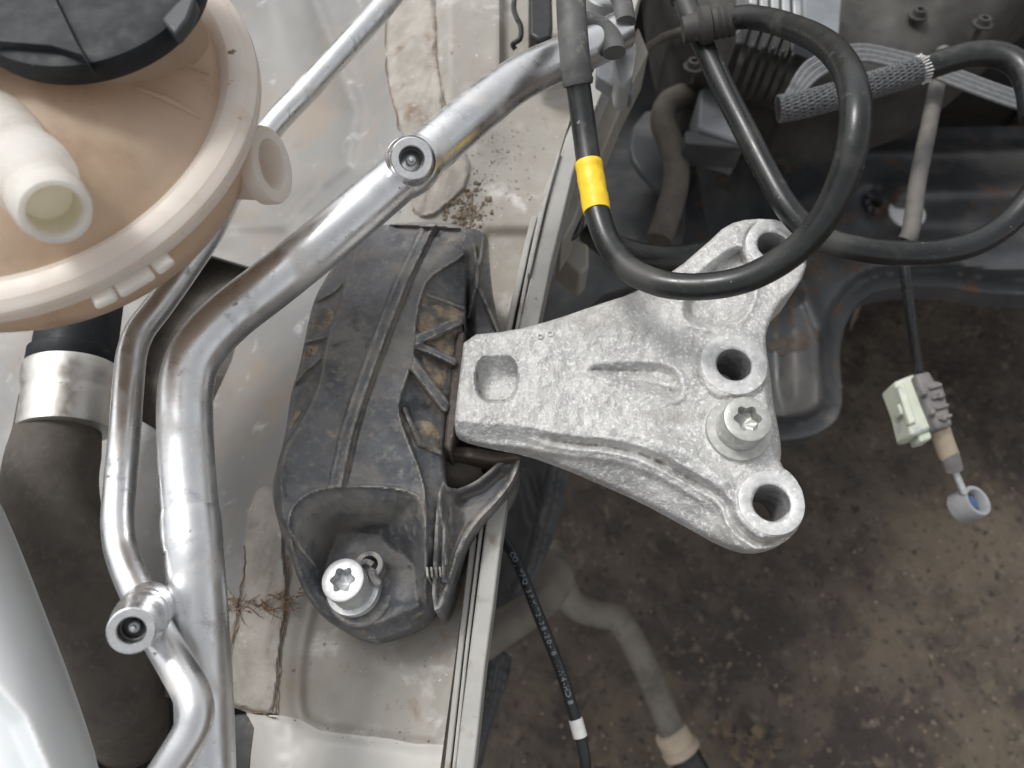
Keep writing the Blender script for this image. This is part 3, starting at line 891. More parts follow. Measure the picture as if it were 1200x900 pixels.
# ------------------------------------------------------------------ aluminium pipes
def service_port(parent, c, axis, R, H, name='service_port'):
    c = np.asarray(c, float); axis = np.asarray(axis, float); axis /= np.linalg.norm(axis)
    pr = [(R * 1.22, -4), (R * 1.22, H * .16), (R * 1.19, H * .18), (R * 1.19, H * .21), (R * 1.22, H * .23), (R * 1.22, H * .36), (R * 1.18, H * .38), (R * 1.18, H * .41), (R * 1.2, H * .43), (R * 1.17, H * .6), (R * 1.04, H * .72), (R * 1.02, H * .82), (R, H - .4), (R - .4, H), (R * .62, H), (R * .57, H - .5)]
    p = MB().lathe(c, axis, pr, 48, (True, False)).build(name, M['alu_bright'], parent, sharp=32)
    MB().lathe(c, axis, [(R * .57, H - .5), (R * .55, H - 4), (R * .50, H - 4.2), (R * .48, H - 7), (.2, H - 7.2)], 40, (False, True)).build('valve_well', M['well'], p, sharp=32)
    MB().lathe(c + axis * (H - 6), axis, [(R * .26, 0), (R * .26, 1.8), (R * .2, 2.2), (R * .12, 2.2), (R * .10, 3.6), (R * .02, 3.8)], 20).build('valve_core', M['zinc_bright'], p, sharp=30)
    return p


big = thing('air_conditioning_pipe', 'thick bright aluminium pipe sweeping over the black mount', 'pipe', pp(230, 600, 780), 'aluminium pipes')
path = spl([(726, 38, 782), (700, 52, 786), (660, 68, 792), (628, 82, 797), (600, 98, 801), (570, 121, 805), (530, 155, 809), (482, 196, 812), (430, 240, 814), (370, 291, 813), (315, 335, 811), (270, 370, 808), (242, 398, 806), (225, 425, 804), (218, 455, 802), (217, 500, 800), (220, 560, 797), (224, 610, 795), (227, 640, 795), (233, 720, 788), (238, 800, 780), (241, 880, 772), (243, 980, 765)], 8)
mb = MB(); mb.tube(path, 9.9, 36, wob=.003); mb.build('pipe_run', M['alu'], big)
# swaged joint and sleeve marks
def along(ctrl, r, name, par, m='alu', seg=36):
    return MB().tube(spl(ctrl, 6), r, seg).build(name, M[m], par)
along([(222.6, 598, 795.2), (224.7, 622, 795), (226.4, 645, 794.8)], [10.05, 10.25, 10.4, 10.4, 10.4, 10.4, 10.4, 10.4, 10.4, 10.4, 10.4, 10.2, 10.0], 'swage', big)
along([(512, 170.5, 810.2), (530, 155, 809), (542, 144.5, 808)], 10.12, 'pipe_sleeve', big)
c = pp(478, 192, 817)
saddle = MB().tube(spl([(462, 213, 812.9), (482, 196, 812), (502, 179, 811)], 6), [9.6, 10.0, 10.4, 10.8, 11.1, 11.3, 11.3, 11.3, 11.1, 10.8, 10.4, 10.0, 9.6], 36).build('port_saddle', M['alu'], big)
service_port(big, pp(481, 191, 818), pp(483, 184, 830) - pp(481, 191, 818), 8.3, 11)

small = thing('refrigerant_pipe', 'thin bent aluminium pipe running beneath the expansion tank', 'pipe', pp(170, 700, 780), 'aluminium pipes')
path = spl([(490, -50, 786), (455, 0, 787), (408, 53, 789), (360, 105, 790), (318, 150, 790), (275, 215, 790), (248, 268, 790), (215, 318, 790), (185, 360, 791), (164, 388, 792), (155, 412, 792), (151, 445, 792), (146, 510, 792), (140, 575, 792), (138, 612, 792), (141, 640, 792), (150, 668, 794), (168, 708, 797), (188, 748, 801), (208, 782, 805), (224, 812, 807), (229, 832, 807), (226, 852, 806), (212, 878, 804), (190, 912, 800), (160, 960, 795)], 8)
MB().tube(path, 5.7, 28, wob=.003).build('pipe_run', M['alu'], small)
# bead near the top of the run, then the service port leaning towards lower left
service_port(small, pp(172, 715, 800), pp(154, 739, 822) - pp(172, 715, 800), 7.2, 25)

# ------------------------------------------------------------------ expansion tank
TC = np.array([-169.0, 192.8, 0])
tank = thing('expansion_tank', 'coolant stained translucent expansion tank with milky rim', 'tank', (TC[0], TC[1], 800))
prof = [(20, 808), (40, 811), (48, 817), (57, 824), (65, 831), (71, 838), (75, 845), (77.5, 853), (78.5, 860), (78.7, 866)]
MB().lathe(TC, (0, 0, 1), prof, 96, (True, False)).build('lower_shell', M['tank'], tank)
prof = [(77, 866.5), (73, 868.3), (70.5, 868.4), (69, 869.4), (66, 873), (59, 878.5), (49, 883), (36, 886.5), (20, 888), (2, 889)]
MB().lathe(TC, (0, 0, 1), prof, 96, (False, True)).build('upper_shell', M['tank'], tank, sharp=60)
prof = [(78.3, 861.5), (81.4, 862.2), (82.2, 863.2), (82.3, 865.2), (81.9, 865.6), (81.9, 866.0), (82.5, 866.5), (82.3, 868.4), (81.2, 869.5), (79.6, 870.1), (79.2, 870.5), (76.5, 871.3), (73.5, 871.4), (71.5, 870.4), (69.6, 868.8)]
MB().lathe(TC, (0, 0, 1), prof, 120, (False, False)).build('weld_flange', M['tank_rim'], tank, sharp=28)
MB().lathe(TC, (0, 0, 1), [(20, 810), (48, 820), (62, 832), (70, 842), (72.5, 850), (40, 850.4), (2, 850.4)], 64, (True, True)).build('coolant', M['fluid'], tank, sharp=40)
# tabs on the flange edge
for u, v, w in ((121, 346, 3.6), (158, 330, 6.0), (187, 305, 3.2)):
    q = pp(u, v, 863) - [TC[0], TC[1], 0]; a = math.atan2(q[1], q[0]); rad = np.array([math.cos(a), math.sin(a), 0]); tan = np.array([-math.sin(a), math.cos(a), 0])
    MB().box(TC + rad * 82.6 + [0, 0, 862.8], rad * 4.2, tan * w, (0, 0, 1.4)).build('flange_tab', M['tank_rim'], tank, bevel=1.6, seg=3)
# vertical wall ribs seen through the shell
for k, ang in enumerate((8, -8)):
    a = math.radians(ang)
    MB().tube([TC + [r * math.cos(a), r * math.sin(a), z] for r, z in ((67, 872.2), (59, 878.6), (50, 882.8))], [.6, 1.2, .5], 10).build('shell_rib', M['tank'], tank)
# mounting lug on the side of the tank
lug_c = pp(313, 194, 846)
ax = np.array([.97, -.03, .26]); ax /= np.linalg.norm(ax)
MB().lathe(lug_c - ax * 24, ax, [(9, 0), (10.5, 12), (11.8, 20), (13.6, 21), (13.9, 25), (13.2, 26.4), (9.2, 26.4), (8.6, 25), (8.0, 17), (.2, 16.5)], 48).build('mounting_lug', M['tank_rim'], tank, sharp=35)
# hose spigot
a0 = pp(-26, 112, 868); a1 = pp(66, 249, 910); ax = (a1 - a0); L = np.linalg.norm(ax)
sp_ = MB().lathe(a0, ax, [(11.5, -6), (11.0, L * .35), (10.0, L * .52), (9.4, L * .60), (10.9, L * .64), (11.5, L * .70), (11.3, L * .77), (9.4, L * .81), (8.9, L * .86), (9.5, L * .91), (9.2, L * .97), (8.3, L), (7.2, L), (6.7, L - 1), (6.5, L - 14)], 48, (True, False)).build('hose_spigot', M['tank_nozzle'], tank, sharp=40)
MB().lathe(a0, ax, [(6.6, L - 3), (6.45, L - 12), (.2, L - 12.5)], 40, (False, True)).build('spigot_bore', M['tank_inner'], sp_)
# filler neck and cap
CC = np.array([-133.0, 212.5, 0])
MB().lathe(CC, (0, 0, 1), [(28, 868), (27.5, 890), (26, 896)], 48, (False, False)).build('filler_neck', M['tank'], tank)
cap = MB().lathe(CC, (0, 0, 1), [(30, 893), (36.2, 893.5), (36.8, 894.5), (36.9, 899.5), (36.2, 901), (34, 901.8), (26, 902.2), (2, 902.6)], 96, (True, True)).build('filler_cap', M['cap'], tank, sharp=30)
mb = MB(); mb.prism([(-220, -130), (-220, 42), (-20, 47), (60, 53), (96, 64), (106, 78), (88, 46), (62, -8), (30, -90), (20, -130)], 904.6, 899)
mb.build('cap_grip', M['cap'], cap, bevel=1.2, seg=3)
mb = MB(); mb.prism([(188, 22), (204, 4), (222, -12), (229, -2), (220, 22), (205, 40)], 902.8, 898)
mb.build('cap_notch', M['grey_cap'], cap, bevel=1.0, seg=2)

# ------------------------------------------------------------------ coolant hose with crimped collar (lower left)
hose = thing('coolant_hose', 'fat black rubber coolant hose with crimped silver collar', 'hose', pp(80, 700, 640))
HZ = 712
MB().tube(spl([(74, 470, HZ), (66, 520, HZ - 2), (59, 565, HZ - 5), (64, 615, HZ - 10), (90, 675, HZ - 18), (118, 725, HZ - 26), (134, 775, HZ - 36), (145, 822, HZ - 52), (150, 850, HZ - 74), (150, 858, HZ - 110)], 8),
          list(np.interp(np.linspace(0, 1, 73), [0, .08, .14, .3, .6, 1], [19.2, 19.3, 20.6, 21.2, 20, 19])), 40).build('rubber_wall', M['rubber_matt'], hose)
ca = pp(76, 506, HZ); cb = pp(85, 430, HZ + 1); ax = cb - ca; L = np.linalg.norm(ax)
col_ = MB().lathe(ca, ax, [(20, 0), (21.0, .5), (21.2, L * .05), (21.0, L * .55), (21.0, L * .6), (22.2, L * .72), (22.4, L * .9), (21.8, L * .97), (19, L)], 56).build('crimp_collar', M['steel_collar'], hose, sharp=30)
for k in range(10):
    t = k * math.pi / 5 + .2
    x = np.cross(ax / L, [0, 0, 1]); x /= np.linalg.norm(x); y = np.cross(x, ax / L)
    rad = math.cos(t) * x + math.sin(t) * y
    MB().box(ca + ax * .33 + rad * 20.9, rad * .75, np.cross(rad, ax / L) * 5.4, ax * .27).build('crimp_flat', M['steel_collar'], col_, bevel=.7)
cc = pp(90, 398, HZ + 2); d = cc - cb
cp = MB().lathe(cb, d, [(20.5, 0), (21.2, 1), (21.2, 7), (19.5, 8), (19.2, 30), (19, 60)], 40).build('coupling', M['cap'], hose, sharp=35)

# ------------------------------------------------------------------ washer bottle
bot = thing('washer_bottle', 'smooth white plastic bottle edge in the bottom left corner', 'bottle', pp(20, 800, 760))
WB = chaikin([(-160, 430), (-60, 500), (-6, 580), (20, 640), (45, 705), (72, 775), (95, 840), (112, 895), (135, 1000), (140, 1060), (-160, 1060)], 1)
relief('bottle_wall', M['bottle'], bot, (-160, 425, 145, 1040), 4, lambda U, V: sd_poly(U, V, WB),
       lambda U, V: 812 - 52 * (1 - np.sqrt(np.clip(1 - (1 - np.clip(-sd_poly(U, V, WB) / 120, 0, 1)) ** 2, 0, 1))) - 12 * smooth(20, -6, sd_poly(U, V, [(-160, 790), (-20, 810), (15, 850), (45, 920), (60, 1060), (-160, 1060)])), 0, drop=2, sharp=60)

# ------------------------------------------------------------------ black hoses on the right
RH = 5.45
h1 = thing('brake_hose', 'looped black rubber hose with a yellow tape band', 'hose', pp(850, 335, 800), 'black looped hoses')
c1 = [(668, -40, 819), (670, 20, 818), (674, 70, 814), (679, 110, 806), (685, 155, 799), (692, 205, 794), (699, 245, 792), (713, 285, 792), (738, 316, 796), (770, 331, 799), (800, 336, 802), (835, 335, 806), (870, 328, 811), (905, 312, 818), (938, 288, 827), (966, 255, 837), (986, 215, 847), (999, 172, 856), (1003, 130, 860), (998, 97, 857), (985, 70, 849), (962, 48, 836), (930, 33, 820), (898, 23, 806), (870, 20, 797), (852, 24, 792)]
MB().tube(spl(c1, 8), RH, 28).build('rubber_wall', M['rubber'], h1)
slv = spl(c1, 8)[:23]
MB().tube(slv, [6.7] * 20 + [6.6, 7.0, 6.5], 28).build('sleeve', M['rubber_worn'], h1)
tp = spl([(689.7, 190, 795.3), (692, 205, 794), (695.5, 225, 792.8), (699.5, 248, 792)], 8)
rr = 6.0 + .09 * np.array([math.sin(i * .7) for i in range(len(tp))]) ; rr[0] = 5.8; rr[-1] = 5.9
MB().tube(tp, rr, 28, wob=.03).build('tape_band', M['yellow'], h1)
ec = pp(853, 24, 792); ed = pp(825, 30, 790) - ec
MB().lathe(ec, ed, [(6.2, -3), (7.6, -2.2), (8.0, 0), (7.2, 1), (7.8, 3), (7.2, 4), (7.8, 6), (7.2, 8), (9.0, 9), (9.2, 13), (7, 15), (6, 22)], 32).build('end_fitting', M['casing'], h1, sharp=30)

h2 = thing('vacuum_hose', 'long black rubber hose hanging in a wide curve behind the looped one', 'hose', pp(1060, 300, 780), 'black looped hoses')
c2 = [(788, -40, 780), (806, 10, 780), (830, 65, 780), (852, 112, 780), (874, 155, 780), (897, 200, 779), (920, 240, 778), (945, 268, 777), (975, 284, 777), (1015, 293, 778), (1060, 297, 779), (1105, 295, 780), (1145, 284, 782), (1180, 262, 785), (1210, 228, 790), (1240, 180, 795)]
MB().tube(spl(c2, 8), RH + .1, 28).build('rubber_wall', M['rubber'], h2)
MB().tube(spl([(779, -60, 780), (788, -40, 780), (800, -4, 780)], 8), 6.9, 28).build('sleeve', M['rubber_worn'], h2)

h3 = thing('radiator_hose', 'short dark hose passing under the bracket behind the yellow tape', 'hose', pp(760, 300, 600))
MB().tube(spl([(690, 270, 600), (712, 286, 602), (740, 297, 604), (775, 303, 604), (815, 300, 600), (850, 290, 590)], 8), 9.5, 24).build('rubber_wall', M['rubber'], h3)
h4 = thing('breather_hose', 'bent dull black hose in the dark gap left of the steel crossmember', 'hose', pp(785, 200, 480))
MB().tube(spl([(850, 95, 520), (822, 108, 520), (800, 113, 520), (783, 122, 520), (777, 142, 518), (785, 165, 515), (792, 190, 512), (791, 220, 510), (783, 250, 508), (772, 282, 505)], 8), 11.5, 28).build('rubber_wall', M['rubber_matt'], h4)

# braided sleeves top right
b1 = thing('braided_hose', 'grey braided hose ending in smooth black rubber at upper right', 'hose', pp(1000, 110, 640))
bp_ = spl([(912, 128, 690), (935, 124, 692), (970, 115, 694), (1010, 103, 696), (1050, 91, 697), (1078, 82, 698)], 12)
mb = MB()
mb.tube(bp_, 7.6, 24)
mb.build('inner_tube', M['rubber'], b1)
# woven strands: two families of helices
T = np.gradient(bp_, axis=0); T /= np.linalg.norm(T, axis=1)[:, None]
X_ = np.cross(T, [0, 0, 1.0]); X_ /= np.linalg.norm(X_, axis=1)[:, None]; Y_ = np.cross(X_, T)
arc = np.concatenate([[0], np.cumsum(np.linalg.norm(np.diff(bp_, axis=0), axis=1))])
for hand in (1, -1):
    mb = MB()
    for s in range(22):
        ss = np.linspace(0, arc[-1], 90)
        B = np.stack([np.interp(ss, arc, bp_[:, i]) for i in range(3)], 1); XX = np.stack([np.interp(ss, arc, X_[:, i]) for i in range(3)], 1); YY = np.stack([np.interp(ss, arc, Y_[:, i]) for i in range(3)], 1)
        ph = s * 2 * math.pi / 22 + hand * ss / 30
        wv = 7.9 + .28 * np.sin(ss * 2.2 + s * math.pi) * hand
        mb.tube(B + wv[:, None] * (np.cos(ph)[:, None] * XX + np.sin(ph)[:, None] * YY), .62, 5)
    mb.build('woven_strands', M['braid'], b1, kind='stuff')
MB().tube(spl([(1066, 86, 697.5), (1095, 76, 699), (1120, 68, 701), (1150, 63, 703), (1175, 66, 705), (1195, 78, 706), (1206, 100, 706), (1212, 140, 704)], 8), 8.0, 26).build('rubber_wall', M['rubber'], b1)
rp = bp_[-1]
mb = MB()
for k in range(26):
    t = k * 6.283 / 26; rad = math.cos(t) * X_[-1] + math.sin(t) * Y_[-1]
    mb.tube([rp - T[-1] * 2 + rad * 8.0, rp + T[-1] * random.uniform(0, 1.5) + rad * 8.6, rp + T[-1] * random.uniform(1.5, 3.2) + rad * random.uniform(8.3, 9.4)], .45, 5)
mb.build('frayed_end', M['white_end'], b1, kind='stuff')

b2 = thing('braided_sleeve', 'flat pale grey ribbed cable sleeve crossing behind the braided hose', 'cable', pp(1000, 80, 620))
ctr = [(916, 130, 676), (930, 110, 668), (955, 80, 661), (985, 66, 662), (1012, 62, 662), (1045, 68, 662), (1085, 78, 662), (1125, 93, 662), (1165, 108, 662), (1230, 130, 660)]
base = spl(ctr, 8)
T = np.gradient(base, axis=0); T /= np.linalg.norm(T, axis=1)[:, None]
nrm = np.cross(T, [0, 0, 1.0]); nrm /= np.linalg.norm(nrm, axis=1)[:, None]
for k in range(7):
    MB().tube(base + nrm * (k - 3) * 2.3 * np.clip(np.linspace(.15, 4, len(base)), 0, 1)[:, None], 1.45 - .25 * (k % 2), 10).build('cable_core', M['braid_pale' if k % 2 == 0 else 'braid'], b2)

# ------------------------------------------------------------------ subframe, liners and other deep parts
sub = thing('subframe', 'black pressed steel crossmember with rust patches behind the bracket', 'subframe', pp(1000, 300, 300))
SO = chaikin([(735, 330), (752, 280), (790, 190), (803, 166), (840, 158), (1000, 148), (1150, 150), (1360, 140), (1360, 366), (1260, 350), (1200, 345), (1150, 343), (1100, 334), (1042, 337), (1012, 347), (992, 375), (983, 410), (986, 450), (987, 475), (978, 496), (950, 512), (905, 517), (870, 506), (830, 480), (790, 440), (700, 420), (645, 425), (620, 400), (640, 345)], 1)


def sub_z(U, V):
    d = -sd_poly(U, V, SO)
    z = 322 + 30 * smooth(17, 29, d)
    z = z + 26 * np.exp(-((V - (226 - .02 * (U - 1100))) / 19) ** 2) * smooth(1010, 1060, U)
    z = z - 14 * np.exp(-((V - 268) / 16) ** 2) * smooth(1000, 1060, U)
    z = z + 14 * smooth(0, 30, -sd_poly(U, V, chaikin([(905, 300), (950, 300), (962, 380), (968, 450), (950, 488), (905, 492)], 2)))
    z = z - 16 * smooth(900, 860, U) * smooth(430, 380, V)
    z = z + 14 * np.exp(-(d_line(U, V, [(905, 300), (940, 330), (965, 400), (968, 470)]) / 9) ** 2)
    z = z - 20 * smooth(20, 6, np.hypot(U - 930, V - 340)) * .4
    z = z + 3 * np.exp(-((V - 176) / 7) ** 2)
    z = z - 8 * np.exp(-((np.hypot(U - 1027, V - 237) - 14) / 6) ** 2) * .8
    return z + 4 * fbm(U, V, 90, 3, 6)


relief('pressing', M['subframe'], sub, (615, 130, 1364, 522), 3.5, lambda U, V: np.maximum(sd_poly(U, V, SO), 8 - np.hypot(U - 1027, V - 237)), sub_z, 0, drop=30, sharp=50)
for k in range(8):
    a_ = k * .785; q_ = pp(1027 + 11 * math.cos(a_), 237 + 10 * math.sin(a_), 350)
    MB().box(q_, np.array([math.cos(a_), -math.sin(a_), 0]) * 3.2, np.array([math.sin(a_), math.cos(a_), 0]) * 3.0, (0, 0, 3)).build('hole_tab', M['subframe'], sub, bevel=.8)
c = pp(1062, 250, 358)
MB().lathe(c, (0, 0, 1), [(19.5, 0), (20, 2), (19, 3.5), (1, 4)], 36).build('white_plug', M['bottle'], sub, label='round pale plastic plug in the crossmember')
# rust blistered patches
for poly in ([(902, 332), (912, 330), (914, 388), (906, 392)], [(922, 336), (931, 334), (934, 386), (926, 390)], [(900, 398), (944, 394), (946, 412), (902, 416)], [(1012, 352), (1006, 372), (996, 392), (994, 372)],
             [(912, 176), (936, 170), (940, 196), (918, 204)], [(640, 345), (690, 330), (700, 356), (655, 372)], [(838, 206), (852, 200), (858, 220), (842, 226)]):
    pl = chaikin(poly, 2); us, vs = pl[:, 0], pl[:, 1]
    sdr = lambda U, V, pl=pl: sd_poly(U, V, pl) + 6 * fbm(U, V, 9, 3, 4)
    relief('rust_patch', M['rust'], sub, (us.min() - 5, vs.min() - 5, us.max() + 5, vs.max() + 5), 1.6, sdr, lambda U, V: sub_z(U, V) + 1.0 + .8 * fbm(U, V, 5, 2, 3), 0, drop=2)
MB().prism([(648, 552), (692, 552), (694, 572), (676, 574), (668, 598), (654, 590)], 400, 380).build('rusty_tab', M['rust'], sub, bevel=2)

lin = thing('wheel_arch_liner', 'black plastic liner filling the dark void beside the rail flange', 'liner', pp(700, 300, 420))
LO = chaikin([(640, 120), (720, 20), (790, 60), (800, 160), (805, 300), (760, 330), (690, 350), (660, 420), (590, 430), (600, 340)], 1)  # liner sheet added dark to stand for the shaded void by the flange
relief('liner_panel', M['dark_plastic'], lin, (585, 15, 810, 434), 4, lambda U, V: sd_poly(U, V, LO),
       lambda U, V: 430 - 60 * smooth(260, 120, V) + 26 * np.exp(-(np.hypot(U - 745, V - 280) / 34) ** 2) - 20 * smooth(700, 640, U) + 5 * fbm(U, V, 60, 3, 2), 0, drop=8, sharp=50)
us_ = thing('undertray', 'black plastic undertray with a raised edge seen below the bracket', 'undertray', pp(610, 620, 500))
UO = chaikin([(520, 540), (600, 520), (670, 530), (664, 580), (650, 625), (634, 668), (618, 692), (585, 712), (540, 730), (510, 700)], 1)
relief('tray_panel', M['dark_plastic'], us_, (505, 515, 675, 735), 2.5, lambda U, V: sd_poly(U, V, UO),
       lambda U, V: 520 + 12 * smooth(9, 3, d_line(U, V, [(652, 530), (640, 590), (622, 660), (606, 690)])) - 6 * smooth(0, -30, side(U, V, [(652, 530), (640, 590), (622, 660), (606, 690)])) + 8 * np.exp(-(d_line(U, V, [(615, 560), (628, 605)]) / 7) ** 2) + 3 * fbm(U, V, 40, 3, 1), 0, drop=8, sharp=50)
UO2 = chaikin([(540, 755), (600, 762), (598, 790), (584, 830), (570, 870), (556, 940), (520, 960)], 1)
relief('tray_edge', M['dark_plastic'], us_, (515, 750, 605, 965), 2.5, lambda U, V: sd_poly(U, V, UO2),
       lambda U, V: 430 + 8 * smooth(8, 2, d_line(U, V, [(588, 768), (578, 820), (558, 890)])) + 3 * fbm(U, V, 40, 3, 1), 0, drop=8, sharp=50)
arm = thing('anti_roll_bar', 'dusty grey tube emerging below the rail flange', 'bar', pp(600, 720, 480))
MB().tube(spl([(530, 775, 470), (570, 748, 470), (610, 720, 470), (640, 696, 470), (652, 676, 462), (650, 660, 440)], 8), list(np.interp(np.linspace(0, 1, 41), [0, .8, 1], [14.5, 14, 12])), 28).build('bar_tube', M['mud_pipe'], arm)
dp = thing('drain_pipe', 'blurred muddy pipe near the ground ending in a beige collar', 'pipe', pp(760, 800, 120))
MB().tube(spl([(640, 640, 200), (655, 672, 190), (672, 708, 180), (700, 720, 172), (722, 724, 168), (742, 752, 160), (762, 795, 150), (780, 838, 140), (790, 866, 135)], 8), 14.5, 24).build('pipe_run', M['mud_pipe'], dp)
ca = pp(788, 862, 136); cb = pp(805, 890, 128); ax = cb - ca
MB().lathe(ca, ax, [(15, -6), (18, -5), (19, 0), (19, 12), (21, 13), (21.5, 20), (18, 22)], 28).build('collar', M['beige'], dp, sharp=30)
MB().lathe(ca, ax, [(16.5, 20), (17, 24), (16, 60), (12, 62)], 28).build('black_end', M['rubber'], dp, sharp=30)

gb = thing('gearbox_casing', 'large grimy dark casing at the top right', 'casing', pp(1000, 40, 520))
GO = chaikin([(755, -120), (775, 40), (800, 90), (838, 108), (880, 122), (930, 142), (985, 136), (1045, 124), (1110, 98), (1170, 50), (1200, 20), (1290, -60), (1300, -120)], 1)
relief('case_shell', M['casing'], gb, (750, -120, 1300, 146), 4, lambda U, V: sd_poly(U, V, GO),
       lambda U, V: 600 - 60 * (1 - np.sqrt(np.clip(1 - (1 - np.clip(-sd_poly(U, V, GO) / 90, 0, 1)) ** 2, 0, 1))) + 12 * smooth(930, 900, U) * smooth(70, 20, V) + 6 * fbm(U, V, 60, 4, 3), 0, drop=60, sharp=60)
MB().prism([(940, -60), (990, -60), (987, 0), (984, 40), (942, 24)], 655, 625).build('blue_grey_plate', M['blue_grey'], gb, bevel=1.5)
for k in range(5):
    MB().prism([(876 + k * 13, -60), (886 + k * 13, -60), (888 + k * 13, 6 + 4 * k), (878 + k * 13, 3 + 4 * k)], 648, 610).build('cooling_fin', M['grey_metal'], gb, bevel=1.2)

for (u, v, w_, h_) in ((868, 44, 9, 14), (884, 50, 6, 10), (897, 52, 5, 8), (908, 54, 5, 7), (920, 58, 4, 6), (931, 62, 4, 6)):
    MB().prism([(u - w_ / 2, v - h_ / 2), (u + w_ / 2, v - h_ / 2 + 2), (u + w_ / 2 - 1, v + h_ / 2), (u - w_ / 2 - 2, v + h_ / 2 - 1)], 690, 640).build('casting_lug', M['black'], gb, bevel=1.5)
for (u, v) in ((812, 80), (1075, 20), (1150, 30)):
    torx_bolt(gb, pp(u, v, 606), (0, .2, 1), 5, 7, 8, 2, M['casing'], name='case_bolt')
cw = thing('bay_wire', 'thin dark wire crossing the gap behind the pipe clamp', 'wire', pp(760, 70, 600))
MB().tube(spl([(728, 120, 600), (744, 72, 606), (770, 48, 612), (800, 36, 616), (850, 26, 618)], 8), 3.2, 12).build('wire_run', M['rubber_matt'], cw)
gp = thing('cast_flange_plate', 'dull grey curved plate edge in the dark gap by the bent hose', 'plate', pp(755, 180, 470))
MB().prism([(738, 170), (742, 148), (756, 130), (776, 128), (778, 222), (770, 220), (752, 202), (741, 186)], 480, 470).build('plate', M['subframe'], gp, bevel=2)
gbx = thing('grey_box', 'light grey metal box behind the long black hose', 'box', pp(822, 140, 500))
MB().prism([(820, 104), (836, 96), (872, 150), (872, 168), (818, 150)], 545, 500).build('box_wall', M['blue_grey'], gbx, bevel=3)
MB().prism([(803, 152), (872, 160), (872, 172), (803, 168)], 540, 510).build('box_lip', M['dark_plastic'], gbx, bevel=2)

# ------------------------------------------------------------------ pipe clamp at the top of the flange
cl = thing('pipe_clamp', 'grey metal clamp with black rubber pads holding the thick pipe', 'clamp', pp(715, 50, 740))
mb = MB(); mb.prism([(690, -30), (735, -30), (741, 20), (747, 60), (741, 90), (732, 102), (724, 98), (719, 72), (720, 40), (712, 20), (700, 8)], [775] * 5 + [768] * 3 + [774] * 3, 750)
mb.build('clamp_plate', M['grey_metal'], cl, bevel=1.2)
mb = MB(); mb.prism([(700, 70), (720, 76), (745, 98), (742, 112), (724, 104), (699, 88)], 758, 748); mb.build('clamp_tab', M['blue_grey'], cl, bevel=1)
for pts, r in (([(676, 26), (692, 27), (706, 34), (716, 46), (720, 62)], 5.6), ([(700, -24), (718, -14), (728, 0), (733, 26)], 5.0)):
    MB().tube(spl([(u, v, 792) for u, v in pts], 8), r, 18, oval=.8).build('rubber_pad', M['rubber_worn'], cl)
MB().lathe(pp(705, 14, 770), (.1, .2, 1), [(9, -6), (9.5, 0), (9.5, 8), (8.5, 9), (2, 9.5)], 28).build('pipe_stub', M['grey_metal'], cl, sharp=30)

co = thing('black_connector', 'small black connector and hook beside the clamp at the top', 'connector', pp(632, 20, 720))
MB().prism([(620, -40), (646, -40), (648, 30), (646, 44), (632, 48), (620, 40)], 742, 712).build('shell', M['rubber'], co, bevel=2)
MB().tube(spl([(610, -30, 725), (602, 8, 725), (606, 22, 725), (610, 30, 724), (609, 46, 722), (601, 52, 720), (604, 58, 718)], 6), 1.6, 10).build('hook', M['rubber'], co)

sk = thing('small_wire_loop', 'thin dark wire looping out from behind the flange', 'wire', pp(672, 270, 660))
MB().tube(spl([(655, 276, 668), (664, 280, 672), (674, 276, 674), (680, 265, 672), (682, 250, 668)], 8), 2.0, 12).build('wire_run', M['wire'], sk)

# ------------------------------------------------------------------ gear cable hanging to the ground
gc = thing('gear_cable', 'hanging grey cable with a pale clip and metal eye end', 'cable', pp(1133, 590, 380))
MB().tube(spl([(1106, 60, 640), (1097, 105, 640), (1086, 160, 640), (1075, 215, 640), (1066, 275, 638), (1062, 282, 636)], 8), list(np.linspace(5.4, 5.7, 41)), 22).build('sheath', M['cable'], gc)
MB().tube(spl([(1064, 278, 637), (1060, 300, 634), (1062, 330, 628), (1067, 370, 616), (1072, 405, 600), (1077, 440, 585)], 8), 3.4, 16).build('inner_cable', M['rubber'], gc)
def slab(poly, z1, th): return MB().prism(poly, z1, z1 - th)
clip = slab([(1048, 447), (1073, 437), (1081, 462), (1094, 502), (1078, 508), (1068, 510), (1060, 478)], 585, 22).build('pale_clip', M['clip_white'], gc, bevel=2)
slab([(1076, 508), (1091, 503), (1093, 514), (1079, 518)], 582, 14).build('clip_foot', M['clip_white'], clip, bevel=1.5)
con = slab([(1072, 438), (1090, 434), (1096, 446), (1104, 446), (1108, 458), (1114, 484), (1118, 498), (1098, 503), (1086, 474)], 592, 26).build('grey_connector', M['clip_grey'], gc, bevel=2.5)
slab([(1052, 452), (1060, 449), (1074, 494), (1066, 497)], 588, 5).build('clip_latch', M['clip_white'], clip, bevel=1)
slab([(1056, 472), (1052, 474), (1056, 486), (1061, 484)], 584, 8).build('clip_tongue', M['clip_white'], clip, bevel=.8)
for k in range(4):
    slab([(1089 + k * 4, 452 + k * 12), (1104 + k * 4, 448 + k * 12), (1105 + k * 4, 452 + k * 12), (1090 + k * 4, 456 + k * 12)], 594.5, 4).build('connector_rib', M['clip_grey'], con, bevel=.7)
for u, v in ((1084, 458), (1094, 481), (1104, 462), (1108, 488)):
    slab([(u - 3, v - 3), (u + 3, v - 3), (u + 3, v + 4), (u - 3, v + 4)], 596, 6).build('connector_lug', M['clip_grey'], con, bevel=1)
MB().tube(spl([(1100, 500, 580), (1106, 518, 574), (1112, 534, 568)], 6), 6.6, 20).build('beige_sleeve', M['beige'], gc)
MB().tube(spl([(1111, 530, 570), (1115, 542, 566), (1117, 550, 563)], 5), 6.2, 18).build('rubber_boot', M['clip_grey'], gc)
